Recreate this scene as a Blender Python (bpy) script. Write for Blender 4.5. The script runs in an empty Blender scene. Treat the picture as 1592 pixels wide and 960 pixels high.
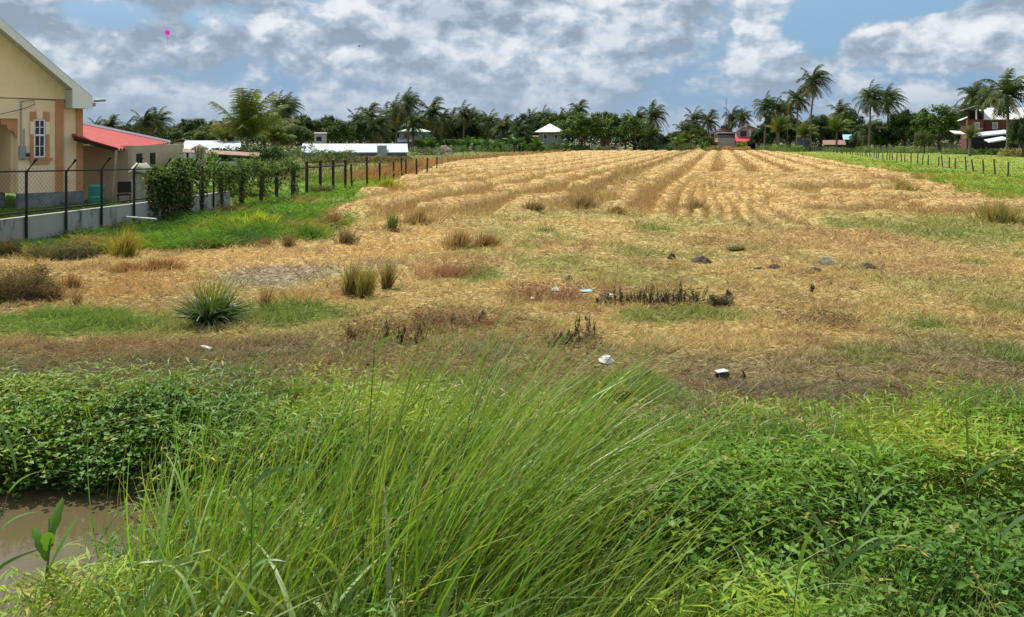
import bpy, math
import numpy as np
from mathutils import Vector, Matrix
SC = bpy.context.scene
COL = SC.collection
F = 1300.0; CX = 796.0; HY = 218.0; EYE = 2.5      # focal length (photo px), centre column, horizon row, eye height
PI = math.pi
rng = np.random.default_rng(7)

def at(px, py, Y): return ((px-CX)/F*Y, Y, EYE-(py-HY)/F*Y)
def gy(py): return EYE*F/(py-HY)
def gnd(px, py): Y = gy(py); return ((px-CX)/F*Y, Y)

# ------------------------------------------------------------------ noise
_T = np.random.default_rng(3).random((8, 256, 256))
def vn(x, y, k=0):
    x = np.asarray(x, float); y = np.asarray(y, float)
    xi = np.floor(x).astype(int); yi = np.floor(y).astype(int); fx = x-xi; fy = y-yi
    fx = fx*fx*(3-2*fx); fy = fy*fy*(3-2*fy); T = _T[k % 8]
    a = T[yi & 255, xi & 255]; b = T[yi & 255, (xi+1) & 255]; c = T[(yi+1) & 255, xi & 255]; d = T[(yi+1) & 255, (xi+1) & 255]
    return (a*(1-fx)+b*fx)*(1-fy)+(c*(1-fx)+d*fx)*fy
def fbm(x, y, k=0, o=4):
    s = 0; a = .5; t = 0
    for i in range(o):
        s = s+a*vn(np.asarray(x)*2**i+17.3*i, np.asarray(y)*2**i+9.1*i, k+i); t += a; a *= .55
    return s/t
def ss(x, a, b):
    t = np.clip((np.asarray(x, float)-a)/(b-a), 0, 1); return t*t*(3-2*t)

# ------------------------------------------------------------------ object helpers
def tag(o, label=None, cat=None, group=None, kind=None):
    if label: o['label'] = label
    if cat: o['category'] = cat
    if group: o['group'] = group
    if kind: o['kind'] = kind
    return o
def empty(name, loc=(0, 0, 0), rz=0, **k):
    o = bpy.data.objects.new(name, None); COL.objects.link(o); o.location = loc; o.rotation_euler = (0, 0, rz); o.empty_display_size = .2
    return tag(o, **k)
def npmesh(name, V, Q, mat, C=None, parent=None, smooth=False, loc=None, rz=0):
    V = np.asarray(V, np.float32); Q = np.asarray(Q, np.int32); k = Q.shape[1]
    me = bpy.data.meshes.new(name); me.vertices.add(len(V)); me.vertices.foreach_set('co', V.ravel())
    me.loops.add(Q.size); me.loops.foreach_set('vertex_index', Q.ravel())
    me.polygons.add(len(Q)); me.polygons.foreach_set('loop_start', np.arange(0, Q.size, k, dtype=np.int32))
    try: me.polygons.foreach_set('loop_total', np.full(len(Q), k, np.int32))
    except Exception: pass
    if smooth: me.polygons.foreach_set('use_smooth', np.ones(len(Q), bool))
    if C is not None:
        a = me.color_attributes.new('Col', 'FLOAT_COLOR', 'POINT')
        a.data.foreach_set('color', np.c_[np.asarray(C, np.float32), np.ones(len(V), np.float32)].ravel())
    me.update(calc_edges=True); me.materials.append(mat)
    o = bpy.data.objects.new(name, me); COL.objects.link(o)
    if parent: o.parent = parent
    if loc is not None: o.location = loc
    o.rotation_euler = (0, 0, rz)
    return o

class MB:
    def __init__(s): s.v = []; s.f = []
    def poly(s, pts): n = len(s.v); s.v += [tuple(p) for p in pts]; s.f.append(tuple(range(n, n+len(pts))))
    def hexa(s, p):      # 8 points: bottom loop 0-3, top loop 4-7
        n = len(s.v); s.v += [tuple(q) for q in p]
        for f in ((3, 2, 1, 0), (4, 5, 6, 7), (0, 1, 5, 4), (1, 2, 6, 5), (2, 3, 7, 6), (3, 0, 4, 7)): s.f.append(tuple(n+i for i in f))
        return s
    def box(s, x0, y0, z0, x1, y1, z1):
        return s.hexa([(x0, y0, z0), (x1, y0, z0), (x1, y1, z0), (x0, y1, z0), (x0, y0, z1), (x1, y0, z1), (x1, y1, z1), (x0, y1, z1)])
    def prism(s, pts, off):   # planar polygon extruded by a vector
        n = len(s.v); k = len(pts); s.v += [tuple(p) for p in pts]; s.v += [(p[0]+off[0], p[1]+off[1], p[2]+off[2]) for p in pts]
        s.f.append(tuple(range(n+k-1, n-1, -1))); s.f.append(tuple(range(n+k, n+2*k)))
        for i in range(k): j = (i+1) % k; s.f.append((n+i, n+j, n+k+j, n+k+i))
        return s
    def tube(s, pts, r, sides=6, cap=True):
        pts = [Vector(p) for p in pts]; n0 = len(s.v); k = len(pts)
        for i, p in enumerate(pts):
            d = (pts[min(i+1, k-1)]-pts[max(i-1, 0)]).normalized(); a = d.orthogonal().normalized() if abs(d.z) < .95 else Vector((1, 0, 0)).cross(d).normalized()
            if abs(d.z) < .95: a = Vector((0, 0, 1)).cross(d).normalized()
            b = d.cross(a); rr = r[i] if hasattr(r, '__len__') else r
            for j in range(sides):
                t = 2*PI*j/sides; q = p+(a*math.cos(t)+b*math.sin(t))*rr; s.v.append(tuple(q))
        for i in range(k-1):
            for j in range(sides):
                a0 = n0+i*sides+j; b0 = n0+i*sides+(j+1) % sides; s.f.append((a0, b0, b0+sides, a0+sides))
        if cap: s.f.append(tuple(n0+j for j in range(sides-1, -1, -1))); s.f.append(tuple(n0+(k-1)*sides+j for j in range(sides)))
        return s
    def lathe(s, prof, sides=20, c=(0, 0, 0)):
        n0 = len(s.v); k = len(prof)
        for (r, z) in prof:
            for j in range(sides): t = 2*PI*j/sides; s.v.append((c[0]+r*math.cos(t), c[1]+r*math.sin(t), c[2]+z))
        for i in range(k-1):
            for j in range(sides): a = n0+i*sides+j; b = n0+i*sides+(j+1) % sides; s.f.append((a, b, b+sides, a+sides))
        return s
    def build(s, name, mat, parent=None, loc=None, rz=0, smooth=False, bevel=0):
        me = bpy.data.meshes.new(name); me.from_pydata(s.v, [], s.f); me.materials.append(mat)
        if smooth: me.polygons.foreach_set('use_smooth', [True]*len(me.polygons))
        me.update(); o = bpy.data.objects.new(name, me); COL.objects.link(o)
        if parent: o.parent = parent
        if loc is not None: o.location = loc
        if rz: o.rotation_euler = (0, 0, rz)
        if bevel:
            m = o.modifiers.new('bev', 'BEVEL'); m.width = bevel; m.segments = 2; m.limit_method = 'ANGLE'
        return o

# ------------------------------------------------------------------ materials
def newmat(name):
    m = bpy.data.materials.new(name); m.use_nodes = True; nt = m.node_tree; nt.nodes.clear(); return m, nt, nt.nodes.new, nt.links.new
def m_veg(name, rough=.5, trans=.35, tint=(1.25, 1.15, .5), spec=.35):
    m, nt, N, L = newmat(name); o = N('ShaderNodeOutputMaterial'); p = N('ShaderNodeBsdfPrincipled'); a = N('ShaderNodeAttribute'); a.attribute_name = 'Col'
    p.inputs['Roughness'].default_value = rough; p.inputs['Specular IOR Level'].default_value = spec; L(a.outputs['Color'], p.inputs['Base Color'])
    t = N('ShaderNodeBsdfTranslucent'); mul = N('ShaderNodeMix'); mul.data_type = 'RGBA'; mul.blend_type = 'MULTIPLY'; mul.inputs[0].default_value = 1
    L(a.outputs['Color'], mul.inputs[6]); mul.inputs[7].default_value = (*tint, 1); L(mul.outputs[2], t.inputs['Color'])
    x = N('ShaderNodeMixShader'); x.inputs[0].default_value = trans; L(p.outputs[0], x.inputs[1]); L(t.outputs[0], x.inputs[2]); L(x.outputs[0], o.inputs[0])
    return m
def m_plain(name, col, rough=.75, var=.18, scale=6, bump=.15, bscale=40, metal=0, stain=None, spec=.3, stretch=(1, 1, 1)):
    m, nt, N, L = newmat(name); o = N('ShaderNodeOutputMaterial'); p = N('ShaderNodeBsdfPrincipled')
    tc = N('ShaderNodeTexCoord'); mp = N('ShaderNodeMapping'); mp.inputs['Scale'].default_value = stretch; L(tc.outputs['Object'], mp.inputs[0])
    n = N('ShaderNodeTexNoise'); n.inputs['Scale'].default_value = scale; n.inputs['Detail'].default_value = 6; n.inputs['Roughness'].default_value = .65; L(mp.outputs[0], n.inputs['Vector'])
    r = N('ShaderNodeValToRGB'); c = np.array(col)
    lo = c*(1-var*1.6) if stain is None else np.array(stain)
    r.color_ramp.elements[0].position = .32; r.color_ramp.elements[1].position = .68
    r.color_ramp.elements[0].color = (*lo, 1); r.color_ramp.elements[1].color = (*np.clip(c*(1+var*.5), 0, 1), 1)
    if stain is not None:
        e = r.color_ramp.elements.new(.45); e.color = (*c, 1)
    L(n.outputs[0], r.inputs[0]); L(r.outputs[0], p.inputs['Base Color'])
    p.inputs['Roughness'].default_value = rough; p.inputs['Metallic'].default_value = metal; p.inputs['Specular IOR Level'].default_value = spec
    if bump:
        n2 = N('ShaderNodeTexNoise'); n2.inputs['Scale'].default_value = bscale; n2.inputs['Detail'].default_value = 4; L(tc.outputs['Object'], n2.inputs['Vector'])
        b = N('ShaderNodeBump'); b.inputs['Strength'].default_value = bump; b.inputs['Distance'].default_value = .02; L(n2.outputs[0], b.inputs['Height']); L(b.outputs[0], p.inputs['Normal'])
    L(p.outputs[0], o.inputs[0]); return m
def m_ground():
    m, nt, N, L = newmat('ground_soil'); o = N('ShaderNodeOutputMaterial'); p = N('ShaderNodeBsdfPrincipled'); a = N('ShaderNodeAttribute'); a.attribute_name = 'Col'
    tc = N('ShaderNodeTexCoord'); n = N('ShaderNodeTexNoise'); n.inputs['Scale'].default_value = 9; n.inputs['Detail'].default_value = 9; n.inputs['Roughness'].default_value = .75
    L(tc.outputs['Object'], n.inputs['Vector']); r = N('ShaderNodeValToRGB'); r.color_ramp.elements[0].position = .3; r.color_ramp.elements[1].position = .7
    r.color_ramp.elements[0].color = (.45, .42, .38, 1); r.color_ramp.elements[1].color = (1.35, 1.32, 1.25, 1); L(n.outputs[0], r.inputs[0])
    mul = N('ShaderNodeMix'); mul.data_type = 'RGBA'; mul.blend_type = 'MULTIPLY'; mul.inputs[0].default_value = 1; L(a.outputs['Color'], mul.inputs[6]); L(r.outputs[0], mul.inputs[7])
    L(mul.outputs[2], p.inputs['Base Color']); p.inputs['Roughness'].default_value = .95; p.inputs['Specular IOR Level'].default_value = .1
    b = N('ShaderNodeBump'); b.inputs['Strength'].default_value = .9; b.inputs['Distance'].default_value = .05; L(n.outputs[0], b.inputs['Height']); L(b.outputs[0], p.inputs['Normal'])
    L(p.outputs[0], o.inputs[0]); return m
def m_water():
    m, nt, N, L = newmat('ditch_water'); o = N('ShaderNodeOutputMaterial'); p = N('ShaderNodeBsdfPrincipled')
    p.inputs['Base Color'].default_value = (.085, .068, .035, 1); p.inputs['Roughness'].default_value = .04; p.inputs['IOR'].default_value = 1.33
    tc = N('ShaderNodeTexCoord'); n = N('ShaderNodeTexNoise'); n.inputs['Scale'].default_value = 5; n.inputs['Detail'].default_value = 3; L(tc.outputs['Object'], n.inputs['Vector'])
    b = N('ShaderNodeBump'); b.inputs['Strength'].default_value = .12; b.inputs['Distance'].default_value = .03; L(n.outputs[0], b.inputs['Height']); L(b.outputs[0], p.inputs['Normal'])
    L(p.outputs[0], o.inputs[0]); return m
def m_glass():
    m, nt, N, L = newmat('dark_glass'); o = N('ShaderNodeOutputMaterial'); p = N('ShaderNodeBsdfPrincipled')
    p.inputs['Base Color'].default_value = (.012, .014, .016, 1); p.inputs['Roughness'].default_value = .12; L(p.outputs[0], o.inputs[0]); return m

G_LEAF = m_veg('green_leaf', .5, .34, spec=.18); G_BLADE = m_veg('green_blade', .42, .34, spec=.28); G_ROUGH = m_veg('rough_green_grass', .7, .4, spec=.08); DRY = m_veg('dry_straw', .7, .3, (1.1, 1.0, .8), .15)
TREE = m_veg('tree_leaf', .6, .25, spec=.1); PALM = m_veg('palm_leaf', .6, .25, spec=.12); KITE = m_veg('pink_kite', .5, .6, (1, .8, 1), .2)
GROUND = m_ground(); WATER = m_water(); GLASS = m_glass()
BARK = m_plain('palm_bark', (.17, .14, .11), .9, .3, 8); BARK2 = m_plain('tree_bark', (.10, .08, .06), .9, .3, 8)
CREAM = m_plain('cream_render', (.90, .68, .45), .85, .05, 1.5, .1, 60); CREAM2 = m_plain('yellow_render', (.92, .69, .42), .85, .05, 1.5, .1, 60)
PEACH = m_plain('peach_trim', (.56, .26, .13), .8, .08, 3); PEACHW = m_plain('porch_render', (.70, .48, .30), .85, .06, 1.5)
PLINTH = m_plain('grey_plinth', (.24, .25, .26), .9, .3, 2.2, .25)
FASCIA = m_plain('white_fascia', (.76, .73, .68), .55, .05, 3, .05); SOFFIT = m_plain('soffit_board', (.50, .49, .40), .7, .06, 4, .1)
CONC = m_plain('weathered_concrete', (.30, .30, .28), .9, .25, 2.4, .35, 30, stain=(.075, .075, .06), stretch=(1, 1, .35))
IRON = m_plain('black_iron', (.012, .012, .012), .5, .2, 20, .05)
WOODD = m_plain('dark_wood', (.045, .035, .028), .85, .3, 9, .3); WOODG = m_plain('grey_wood', (.20, .18, .15), .9, .3, 9, .3)
WOODP = m_plain('pale_pole', (.36, .29, .20), .85, .2, 9)
REDROOF = m_plain('red_roof_sheet', (.33, .04, .035), .6, .22, 1.8, .03, stain=(.36, .10, .08), stretch=(.3, 1, 1)); ZINC = m_plain('white_roof_sheet', (.58, .61, .65), .4, .08, 1.2, .03)
ZINCB = m_plain('pale_zinc_sheet', (.46, .52, .60), .4, .12, .8, .03); PALEG = m_plain('pale_green_roof', (.55, .62, .50), .5, .1, 1); OFFW = m_plain('offwhite_roof', (.60, .60, .56), .5, .08, 1)
RUST = m_plain('rusty_sheet', (.26, .15, .10), .8, .35, 2); TAN = m_plain('tan_render', (.46, .36, .25), .9, .1, 1.2)
GREYW = m_plain('grey_wall', (.32, .33, .34), .85, .12, 1); PINKW = m_plain('pink_wall', (.42, .22, .18), .85, .15, .8); MAROON = m_plain('maroon_wall', (.13, .045, .04), .85, .2, 1.5)
BEIGE = m_plain('beige_wall', (.42, .37, .32), .85, .1, 1); WHITE = m_plain('white_paint', (.80, .80, .78), .6, .05, 4, .03); DARK = m_plain('dark_inside', (.02, .018, .016), .9, .2, 4)
TEAL = m_plain('teal_plastic', (.05, .30, .24), .5, .1, 5); BLUET = m_plain('blue_tarp', (.25, .45, .60), .6, .15, 2); SACK = m_plain('grey_sacking', (.34, .31, .26), .95, .3, 9, .4)
PALECL = m_plain('pale_fibre', (.50, .47, .36), .95, .25, 14, .4); SOIL = m_plain('dark_soil', (.075, .056, .038), .95, .4, 14, .8, 35)
PINK = m_plain('pink_paper', (.85, .10, .60), .6, .05, 5, 0); BLACKP = m_plain('black_plastic', (.02, .022, .025), .5, .2, 10); GREYM = m_plain('grey_metal', (.30, .31, .32), .5, .15, 8); PLASW = m_plain('white_plastic', (.55, .53, .48), .5, .25, 14, .05)
GREYR = m_plain('grey_rubble', (.21, .185, .15), .95, .4, 5, .8, 20)

# ------------------------------------------------------------------ lie of the land
def fence_x(Y): return np.interp(Y, [10, 17, 25, 33, 45, 70], [-13.6, -12.4, -10.9, -10.0, -8.75, -5.4])
def sL(Y): return np.interp(Y, [24, 32, 60, 88, 171, 200], [-12, -14.3, -21.5, -28.5, -31, -31])
def sR(Y): return np.interp(Y, [24, 35, 57, 148, 203], [12.5, 10.3, 12.2, 12, 10.8])
def field_mask(X, Y):
    s = X-.25*Y; w = (vn(X*.6, Y*.6, 2)-.5)*1.2
    y0 = np.interp(X, [-8, -3, 3, 6, 20], [29, 26, 30, 27.5, 25])+(fbm(X*.35, Y*.1, 5)-.5)*5
    return ss(s-sL(Y)+w, -.3, .3)*ss(sR(Y)-s+w, -.3, .3)*ss(Y-y0, -2.4, 2.4)*(1-ss(Y, 190, 193))
def rowphase(X, Y):
    s = X-.25*Y; b = (1-ss(Y, 40, 58))*ss(s, -2.5, 3)
    wob = (fbm(X*.11, Y*.05, 6)-.5)*1.6*(1-ss(Y, 45, 90))
    return (s+wob)*(1-b)+b*(Y*.62+X*.12+wob*1.5)
def rows(X, Y):
    """height of the straw rows and how much of a swath top each place is"""
    p = rowphase(X, Y)/2.7; q = p-np.floor(p); swath = ss(q, .08, .2)*(1-ss(q, .62, .74))
    brk = ss(fbm(X*.5, Y*.28, 4), .36, .5)
    near = 1-ss(Y, 50, 95)
    swath = swath*(1-near*(1-brk)*.8)
    s = X-.25*Y; big = np.exp(-((s+5.4+(fbm(X*.1, Y*.08, 1)-.5)*1.2)/.75)**2)*ss(Y, 31, 37)
    return swath, big
def bankY(X): X = np.asarray(X, float); return 8.4-1.4*ss(X, -2.5, 1.2)+.3*ss(X, 2.5, 4.5)+(fbm(X*.8, X*0+3, 1)-.5)*1.1
def terrain(X, Y):
    X = np.asarray(X, float); Y = np.asarray(Y, float)
    yb = bankY(X)
    floor = -.78+.36*ss(X, -3.3, -1.4)
    near = np.interp(Y, [-3, 1.2, 3.2, 4.1, 5.0], [.95, .9, -.15, -.42, -.78])
    near = np.maximum(near, floor)
    z = near*(1-np.clip((Y-(yb-1.5))/1.5, 0, 1)**.85)
    z = np.where(Y > yb, 0, z)
    dry = ss(Y, yb-.2, yb+.6)
    z = z+dry*((fbm(X*.45, Y*.45, 2)-.5)*.16+(fbm(X*1.7, Y*1.7, 4)-.5)*.07)
    m = field_mask(X, Y); sw, big = rows(X, Y)
    z = z+m*(.07+sw*(.22+.12*(1-ss(Y, 45, 90)))+big*.45+(fbm(X*1.3, Y*.9, 3)-.5)*.15*(.4+sw))
    return z

def E_(px, py, rx, ry): X, Y = gnd(px, py); return X, Y, rx/F*Y, ry*Y*Y/(EYE*F)
# (centre, half size in photo measure turned into ground ellipses, colour, strength)
C_STRAW = (.48, .345, .155); C_STUB = (.33, .22, .09); C_DRY = (.44, .34, .15); C_OLIVE = (.34, .30, .12); C_BROWN = (.28, .19, .09); C_RED = (.35, .225, .115)
C_GREY = (.16, .145, .095); C_GRN = (.15, .215, .045); C_LUSH = (.105, .215, .03); C_MUD = (.25, .22, .17); C_RUST = (.39, .255, .105)
PATCH = [(E_(100, 503, 200, 26), (.14, .235, .04), 1), (E_(430, 488, 130, 20), C_GRN, .95), (E_(735, 424, 42, 14), C_LUSH, .9), (E_(1300, 350, 26, 5), C_GRN, .9), (E_(1010, 356, 34, 7), C_GRN, .8),
 (E_(822, 384, 26, 5), C_GRN, .9), (E_(848, 360, 20, 4), C_GRN, .9), (E_(1050, 489, 110, 11), C_GRN, .75), (E_(985, 603, 95, 26), C_LUSH, .85), (E_(1440, 508, 32, 6), C_GRN, .8), (E_(1513, 408, 26, 5), C_GRN, .8),
 (E_(1560, 480, 50, 20), C_GRN, .6), (E_(1350, 555, 60, 20), C_GRN, .55), (E_(1575, 560, 40, 25), C_GRN, .8), (E_(1000, 397, 50, 10), C_GRN, .5), (E_(880, 400, 40, 10), C_GRN, .35), (E_(700, 590, 90, 22), C_GRN, .5),
 (E_(1330, 375, 130, 22), C_RED, .6), (E_(1440, 420, 140, 14), C_RED, .6), (E_(1150, 380, 90, 16), C_BROWN, .4), (E_(860, 455, 75, 18), C_RED, .75), (E_(690, 500, 130, 26), C_BROWN, .8), (E_(230, 540, 230, 18), C_BROWN, .85),
 (E_(1250, 470, 80, 18), C_BROWN, .6), (E_(180, 575, 190, 22), C_GREY, .85), (E_(600, 560, 190, 26), C_BROWN, .6), (E_(1280, 615, 230, 22), C_GREY, .8), (E_(900, 570, 110, 18), C_BROWN, .45),
 (E_(700, 412, 75, 14), C_RED, .9), (E_(450, 400, 200, 26), C_STRAW, .95), (E_(640, 380, 120, 22), C_STRAW, .9), (E_(330, 400, 90, 18), C_STRAW, .9), (E_(210, 440, 150, 34), C_RUST, .9), (E_(430, 428, 110, 20), C_MUD, 1), (E_(590, 412, 45, 8), C_MUD, .6),
 (E_(470, 462, 120, 8), C_RUST, .7), (E_(1560, 520, 60, 18), C_STRAW, .4), (E_(1480, 480, 70, 8), C_RUST, .4)]
def mixc(c, k, m): m = np.clip(m, 0, 1)[:, None]; return c*(1-m)+np.array(k)*m
def lushmask(X, Y):
    e = np.interp(Y, [18.3, 19.5, 21, 24, 30, 44, 60], [-9.5, -6.3, -5.2, -5.0, -6.1, -7.3, -6.9]); w = (fbm(X*.9, Y*.4, 5)-.5)*2.4
    return ss(e-X+w, -.5, .5)*ss(Y, 17.8, 19.4)*(1-ss(Y, 58, 66))
def rightmask(X, Y):
    s = X-.25*Y; w = (vn(X*.6, Y*.6, 2)-.5)*1.2
    return ss(s-sR(Y)+w, -.2, .6)*ss(Y, 27, 33)
def leftfar(X, Y): return ss(sL(Y)-(X-.25*Y), 0, .8)*ss(Y, 45, 60)
def groundcol(X, Y):
    n1 = fbm(X*.35, Y*.28, 0, 5); n2 = fbm(X*1.1+50, Y*.8, 3, 4); n3 = fbm(X*.16+9, Y*.13, 6, 3)
    c = np.tile(np.array(C_DRY), (len(X), 1)); c = mixc(c, C_OLIVE, ss(n1, .42, .66)); c = mixc(c, C_BROWN, ss(n2, .54, .74)*.7); c = mixc(c, C_GRN, ss(n3, .50, .66)*.55)
    c = mixc(c, C_GREY, ss(9.8+n1*1.6-Y, -.2, .9)*.55)
    for (ex, ey, rx, ry), k, st in PATCH:
        d = np.sqrt(((X-ex)/rx)**2+((Y-ey)/ry)**2)+(n2-.5)*1.1+(n1-.5)*.5; c = mixc(c, k, (1-ss(d, .45, 1.2))*st*(.8 if k in (C_RED, C_BROWN, C_MUD, C_GREY) else .92))
    m = field_mask(X, Y); sw, big = rows(X, Y); fc = mixc(np.tile(np.array(C_STUB), (len(X), 1)), C_STRAW, sw); fc = mixc(fc, (.30, .21, .085), big*.9)
    fc = mixc(fc, (.30, .24, .09), ss(fbm(X*.3, Y*.12, 7), .58, .75)*.5*(1-sw)); c = c*(1-m[:, None])+fc*m[:, None]
    c = mixc(c, C_LUSH, lushmask(X, Y)*(1-m)); r = rightmask(X, Y); c = mixc(c, (.17, .26, .045), r)
    c = mixc(c, (.26, .23, .06), r*ss(n1, .45, .6)*.8); lf = leftfar(X, Y)*(1-m); c = mixc(c, (.15, .17, .05), lf)
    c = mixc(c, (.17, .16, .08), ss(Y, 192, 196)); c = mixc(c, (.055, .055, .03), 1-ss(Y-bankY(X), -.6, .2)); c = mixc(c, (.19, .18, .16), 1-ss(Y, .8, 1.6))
    return c

ys = np.concatenate([np.linspace(-150, -2, 14), np.linspace(-1.5, 2.5, 24), np.geomspace(2.6, 260, 760), np.geomspace(275, 3000, 14)])
us = np.linspace(-1, 1, 620); YY = np.repeat(ys, len(us)); W = 14+np.abs(YY)*1.05; XX = np.tile(us, len(ys))*W
n, k = len(ys), len(us); ii = (np.arange(n-1)[:, None]*k+np.arange(k-1)[None, :]).ravel()
Q = np.c_[ii, ii+1, ii+1+k, ii+k]
g = npmesh('ground', np.c_[XX, YY, terrain(XX, YY)], Q, GROUND, groundcol(XX, YY), smooth=True); tag(g, 'flat farmland ground with straw rows, dry grass and the ditch banks', 'ground', kind='structure')
wb = MB(); wb.poly([(-30, 4.1, -.52), (-.5, 4.1, -.52), (-.5, 8.4, -.52), (-30, 8.4, -.52)]); tag(wb.build('water', WATER), 'brown still water in the ditch', 'water', kind='structure')

# ------------------------------------------------------------------ blades and leaves (numpy)
def norm(a): return a/np.maximum(np.linalg.norm(a, axis=1, keepdims=True), 1e-9)
def blades(P, D, L, W, C, bend=None, segs=3, tip=None, R=None, wprof=None):
    """curved flat blades: root P, first direction D, length L, width W, bend vector added along the way"""
    R = R or rng; N = len(P); D = norm(D); L = np.broadcast_to(L, (N,)); W = np.broadcast_to(W, (N,))
    bend = np.zeros((N, 3)) if bend is None else np.broadcast_to(bend, (N, 3)); a = R.random(N)*2*PI
    S = np.cross(D, np.c_[np.cos(a), np.sin(a), np.zeros(N)+.25]); S = norm(S)
    V = np.zeros((N, segs+1, 2, 3)); p = np.array(P, float); d = D.copy()
    for i in range(segs+1):
        t = i/segs; w = (wprof(t) if wprof else (1-t**1.6)*.92+.08)*W/2
        V[:, i, 0] = p-S*w[:, None]; V[:, i, 1] = p+S*w[:, None]
        d = norm(D+bend*((i+1)/segs)**1.3*1.0); p = p+d*(L/segs)[:, None]
    b = (np.arange(N)*(segs+1)*2)[:, None]; j = np.arange(segs)[None, :]*2; q = (b+j).ravel(); Q = np.c_[q, q+1, q+3, q+2]
    CC = np.repeat(C[:, None, :], (segs+1)*2, axis=1)
    if tip is not None:
        t = np.repeat(np.linspace(0, 1, segs+1), 2)[None, :, None]**2; CC = CC*(1-t*.6)+np.array(tip)*t*.6
    return V.reshape(-1, 3), Q, CC.reshape(-1, 3)
def leaves(P, A, Nn, L, W, C, fold=.25, droop=.2):
    N = len(P); A = norm(A); S = norm(np.cross(A, Nn)); U = norm(np.cross(S, A)); L = np.broadcast_to(L, (N,))[:, None]; W = np.broadcast_to(W, (N,))[:, None]
    V = np.zeros((N, 6, 3)); V[:, 0] = P; V[:, 1] = P+A*L*.38+S*W*.5+U*W*fold; V[:, 2] = P+A*L*.38-S*W*.5+U*W*fold
    V[:, 3] = P+A*L*.42; V[:, 4] = P+A*L-U*L*droop; V[:, 5] = P+A*L*.42
    b = (np.arange(N)*6)[:, None]; Q = np.concatenate([b+np.array([0, 3, 4, 1]), b+np.array([0, 2, 4, 3])]); return V.reshape(-1, 3), Q, np.repeat(C, 6, axis=0)
def join(parts):
    V = []; Q = []; C = []; o = 0
    for v, q, c in parts: V.append(v); Q.append(q+o); C.append(c); o += len(v)
    return np.concatenate(V), np.concatenate(Q), np.concatenate(C)
def rdir(N, up=.5, spread=1.0, R=None):
    R = R or rng; a = R.random(N)*2*PI; return norm(np.c_[np.cos(a)*spread, np.sin(a)*spread, np.full(N, up)+R.random(N)*up])
def jit(C, amt=.2, R=None, hue=.08):
    R = R or rng; N = len(C); return np.clip(C*(1+(R.random((N, 1))-.5)*2*amt)*(1+(R.random((N, 3))-.5)*2*hue), 0, 1)
def view_scatter(N, y0, y1, margin=.14, R=None, xlim=None):
    """places spread over the land in front, thinner with distance"""
    R = R or rng; a, b = 1/y0, 1/y1; Y = 1/(a+(b-a)*R.random(N)); h = .612*(1+margin*2)
    X = (R.random(N)*2-1)*(h*Y+.6); return X, Y

def stuffobj(name, parts, mat, label, cat): V, Q, C = join(parts); return tag(npmesh(name, V, Q, mat, C), label, cat, kind='stuff')

# --- dry ground cover in front of and in the field
N = 330000; X, Y = view_scatter(N, 7.6, 31); m = field_mask(X, Y)+lushmask(X, Y)+rightmask(X, Y); mud = np.exp(-(((X-gnd(430, 428)[0])/2.2)**2+((Y-gy(428))/1.6)**2)**2)
keep = (rng.random(N) > np.clip(m, 0, 1))&(rng.random(N) > mud*.5)&(Y > bankY(X)-.25); X, Y = X[keep], Y[keep]
clump = fbm(X*2.3, Y*2.3, 5, 3); C = groundcol(X, Y); grn = C[:, 1] > C[:, 0]*1.02
L_ = (.045+.006*Y)*(.6+clump*.9)*(1+.25*grn)*(.6+.8*rng.random(len(X))); up = np.where(clump > .52, .8, .25)*(1+grn*.6)
D = rdir(len(X), 1); D[:, 2] = up*(.3+rng.random(len(X))); C = jit(C*1.12, .32); C[rng.random(len(X)) < .05] *= .35
P = np.c_[X, Y, terrain(X, Y)+.0]; stuffobj('dry_grass', [blades(P, D, L_, .003+.0007*Y, C, (0.2, 0, -.5), 2)], DRY, 'short parched tan and olive grass covering the ground beyond the ditch', 'dry grass')

R = np.random.default_rng(31); N = 30000; X = R.uniform(-7.5, 7.5, N); Y = bankY(X)-.35+2.4*R.random(N)**1.5; cl = fbm(X*1.3, Y*1.3, 3, 3); ok = (np.abs(X) < .66*Y+.6)&(cl > .40+.1*(Y-bankY(X))); X, Y, cl = X[ok], Y[ok], cl[ok]
C = mixc(np.tile(np.array((.24, .20, .09)), (len(X), 1)), (.16, .20, .05), ss(fbm(X*.8, Y*1.1, 6), .42, .6)); C = mixc(C, (.20, .12, .06), (R.random(len(X)) < .25)*.9); D = rdir(len(X), .6, 1, R)
stuffobj('shaggy_grass', [blades(np.c_[X, Y, terrain(X, Y)], D, R.uniform(.07, .2, len(X))*(.6+cl), .006, jit(C, .35, R), (.3, 0, -.9), 3)], DRY, 'shaggy olive and brown half dry grass along the top of the ditch bank', 'grass')
# --- straw of the harvested field
N = 230000; X, Y = view_scatter(N, 24, 196, .1); keep = rng.random(N) < field_mask(X, Y); X, Y = X[keep], Y[keep]; sw, big = rows(X, Y); C = jit(groundcol(X, Y)*1.1, .17)
C[rng.random(len(X)) < .025] *= .5
up = np.where((sw < .4)|(big > .4), 1.6, .3); D = rdir(len(X), 1); D[:, 2] = up*(.2+rng.random(len(X))); s_ = np.minimum(Y, 70)
L_ = (.10+.0032*s_)*(.5+rng.random(len(X)))*(1+big*.3); L_ = np.where(up > 1, L_*1.25, L_)*np.where(Y > 60, .75, 1)
stuffobj('straw', [blades(np.c_[X, Y, terrain(X, Y)-.01], D, L_, .0045+.0007*Y, C, (.25, 0, -.35), 2)], DRY, 'golden cut rice straw and stubble lying in long rows over the field', 'straw')

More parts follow.
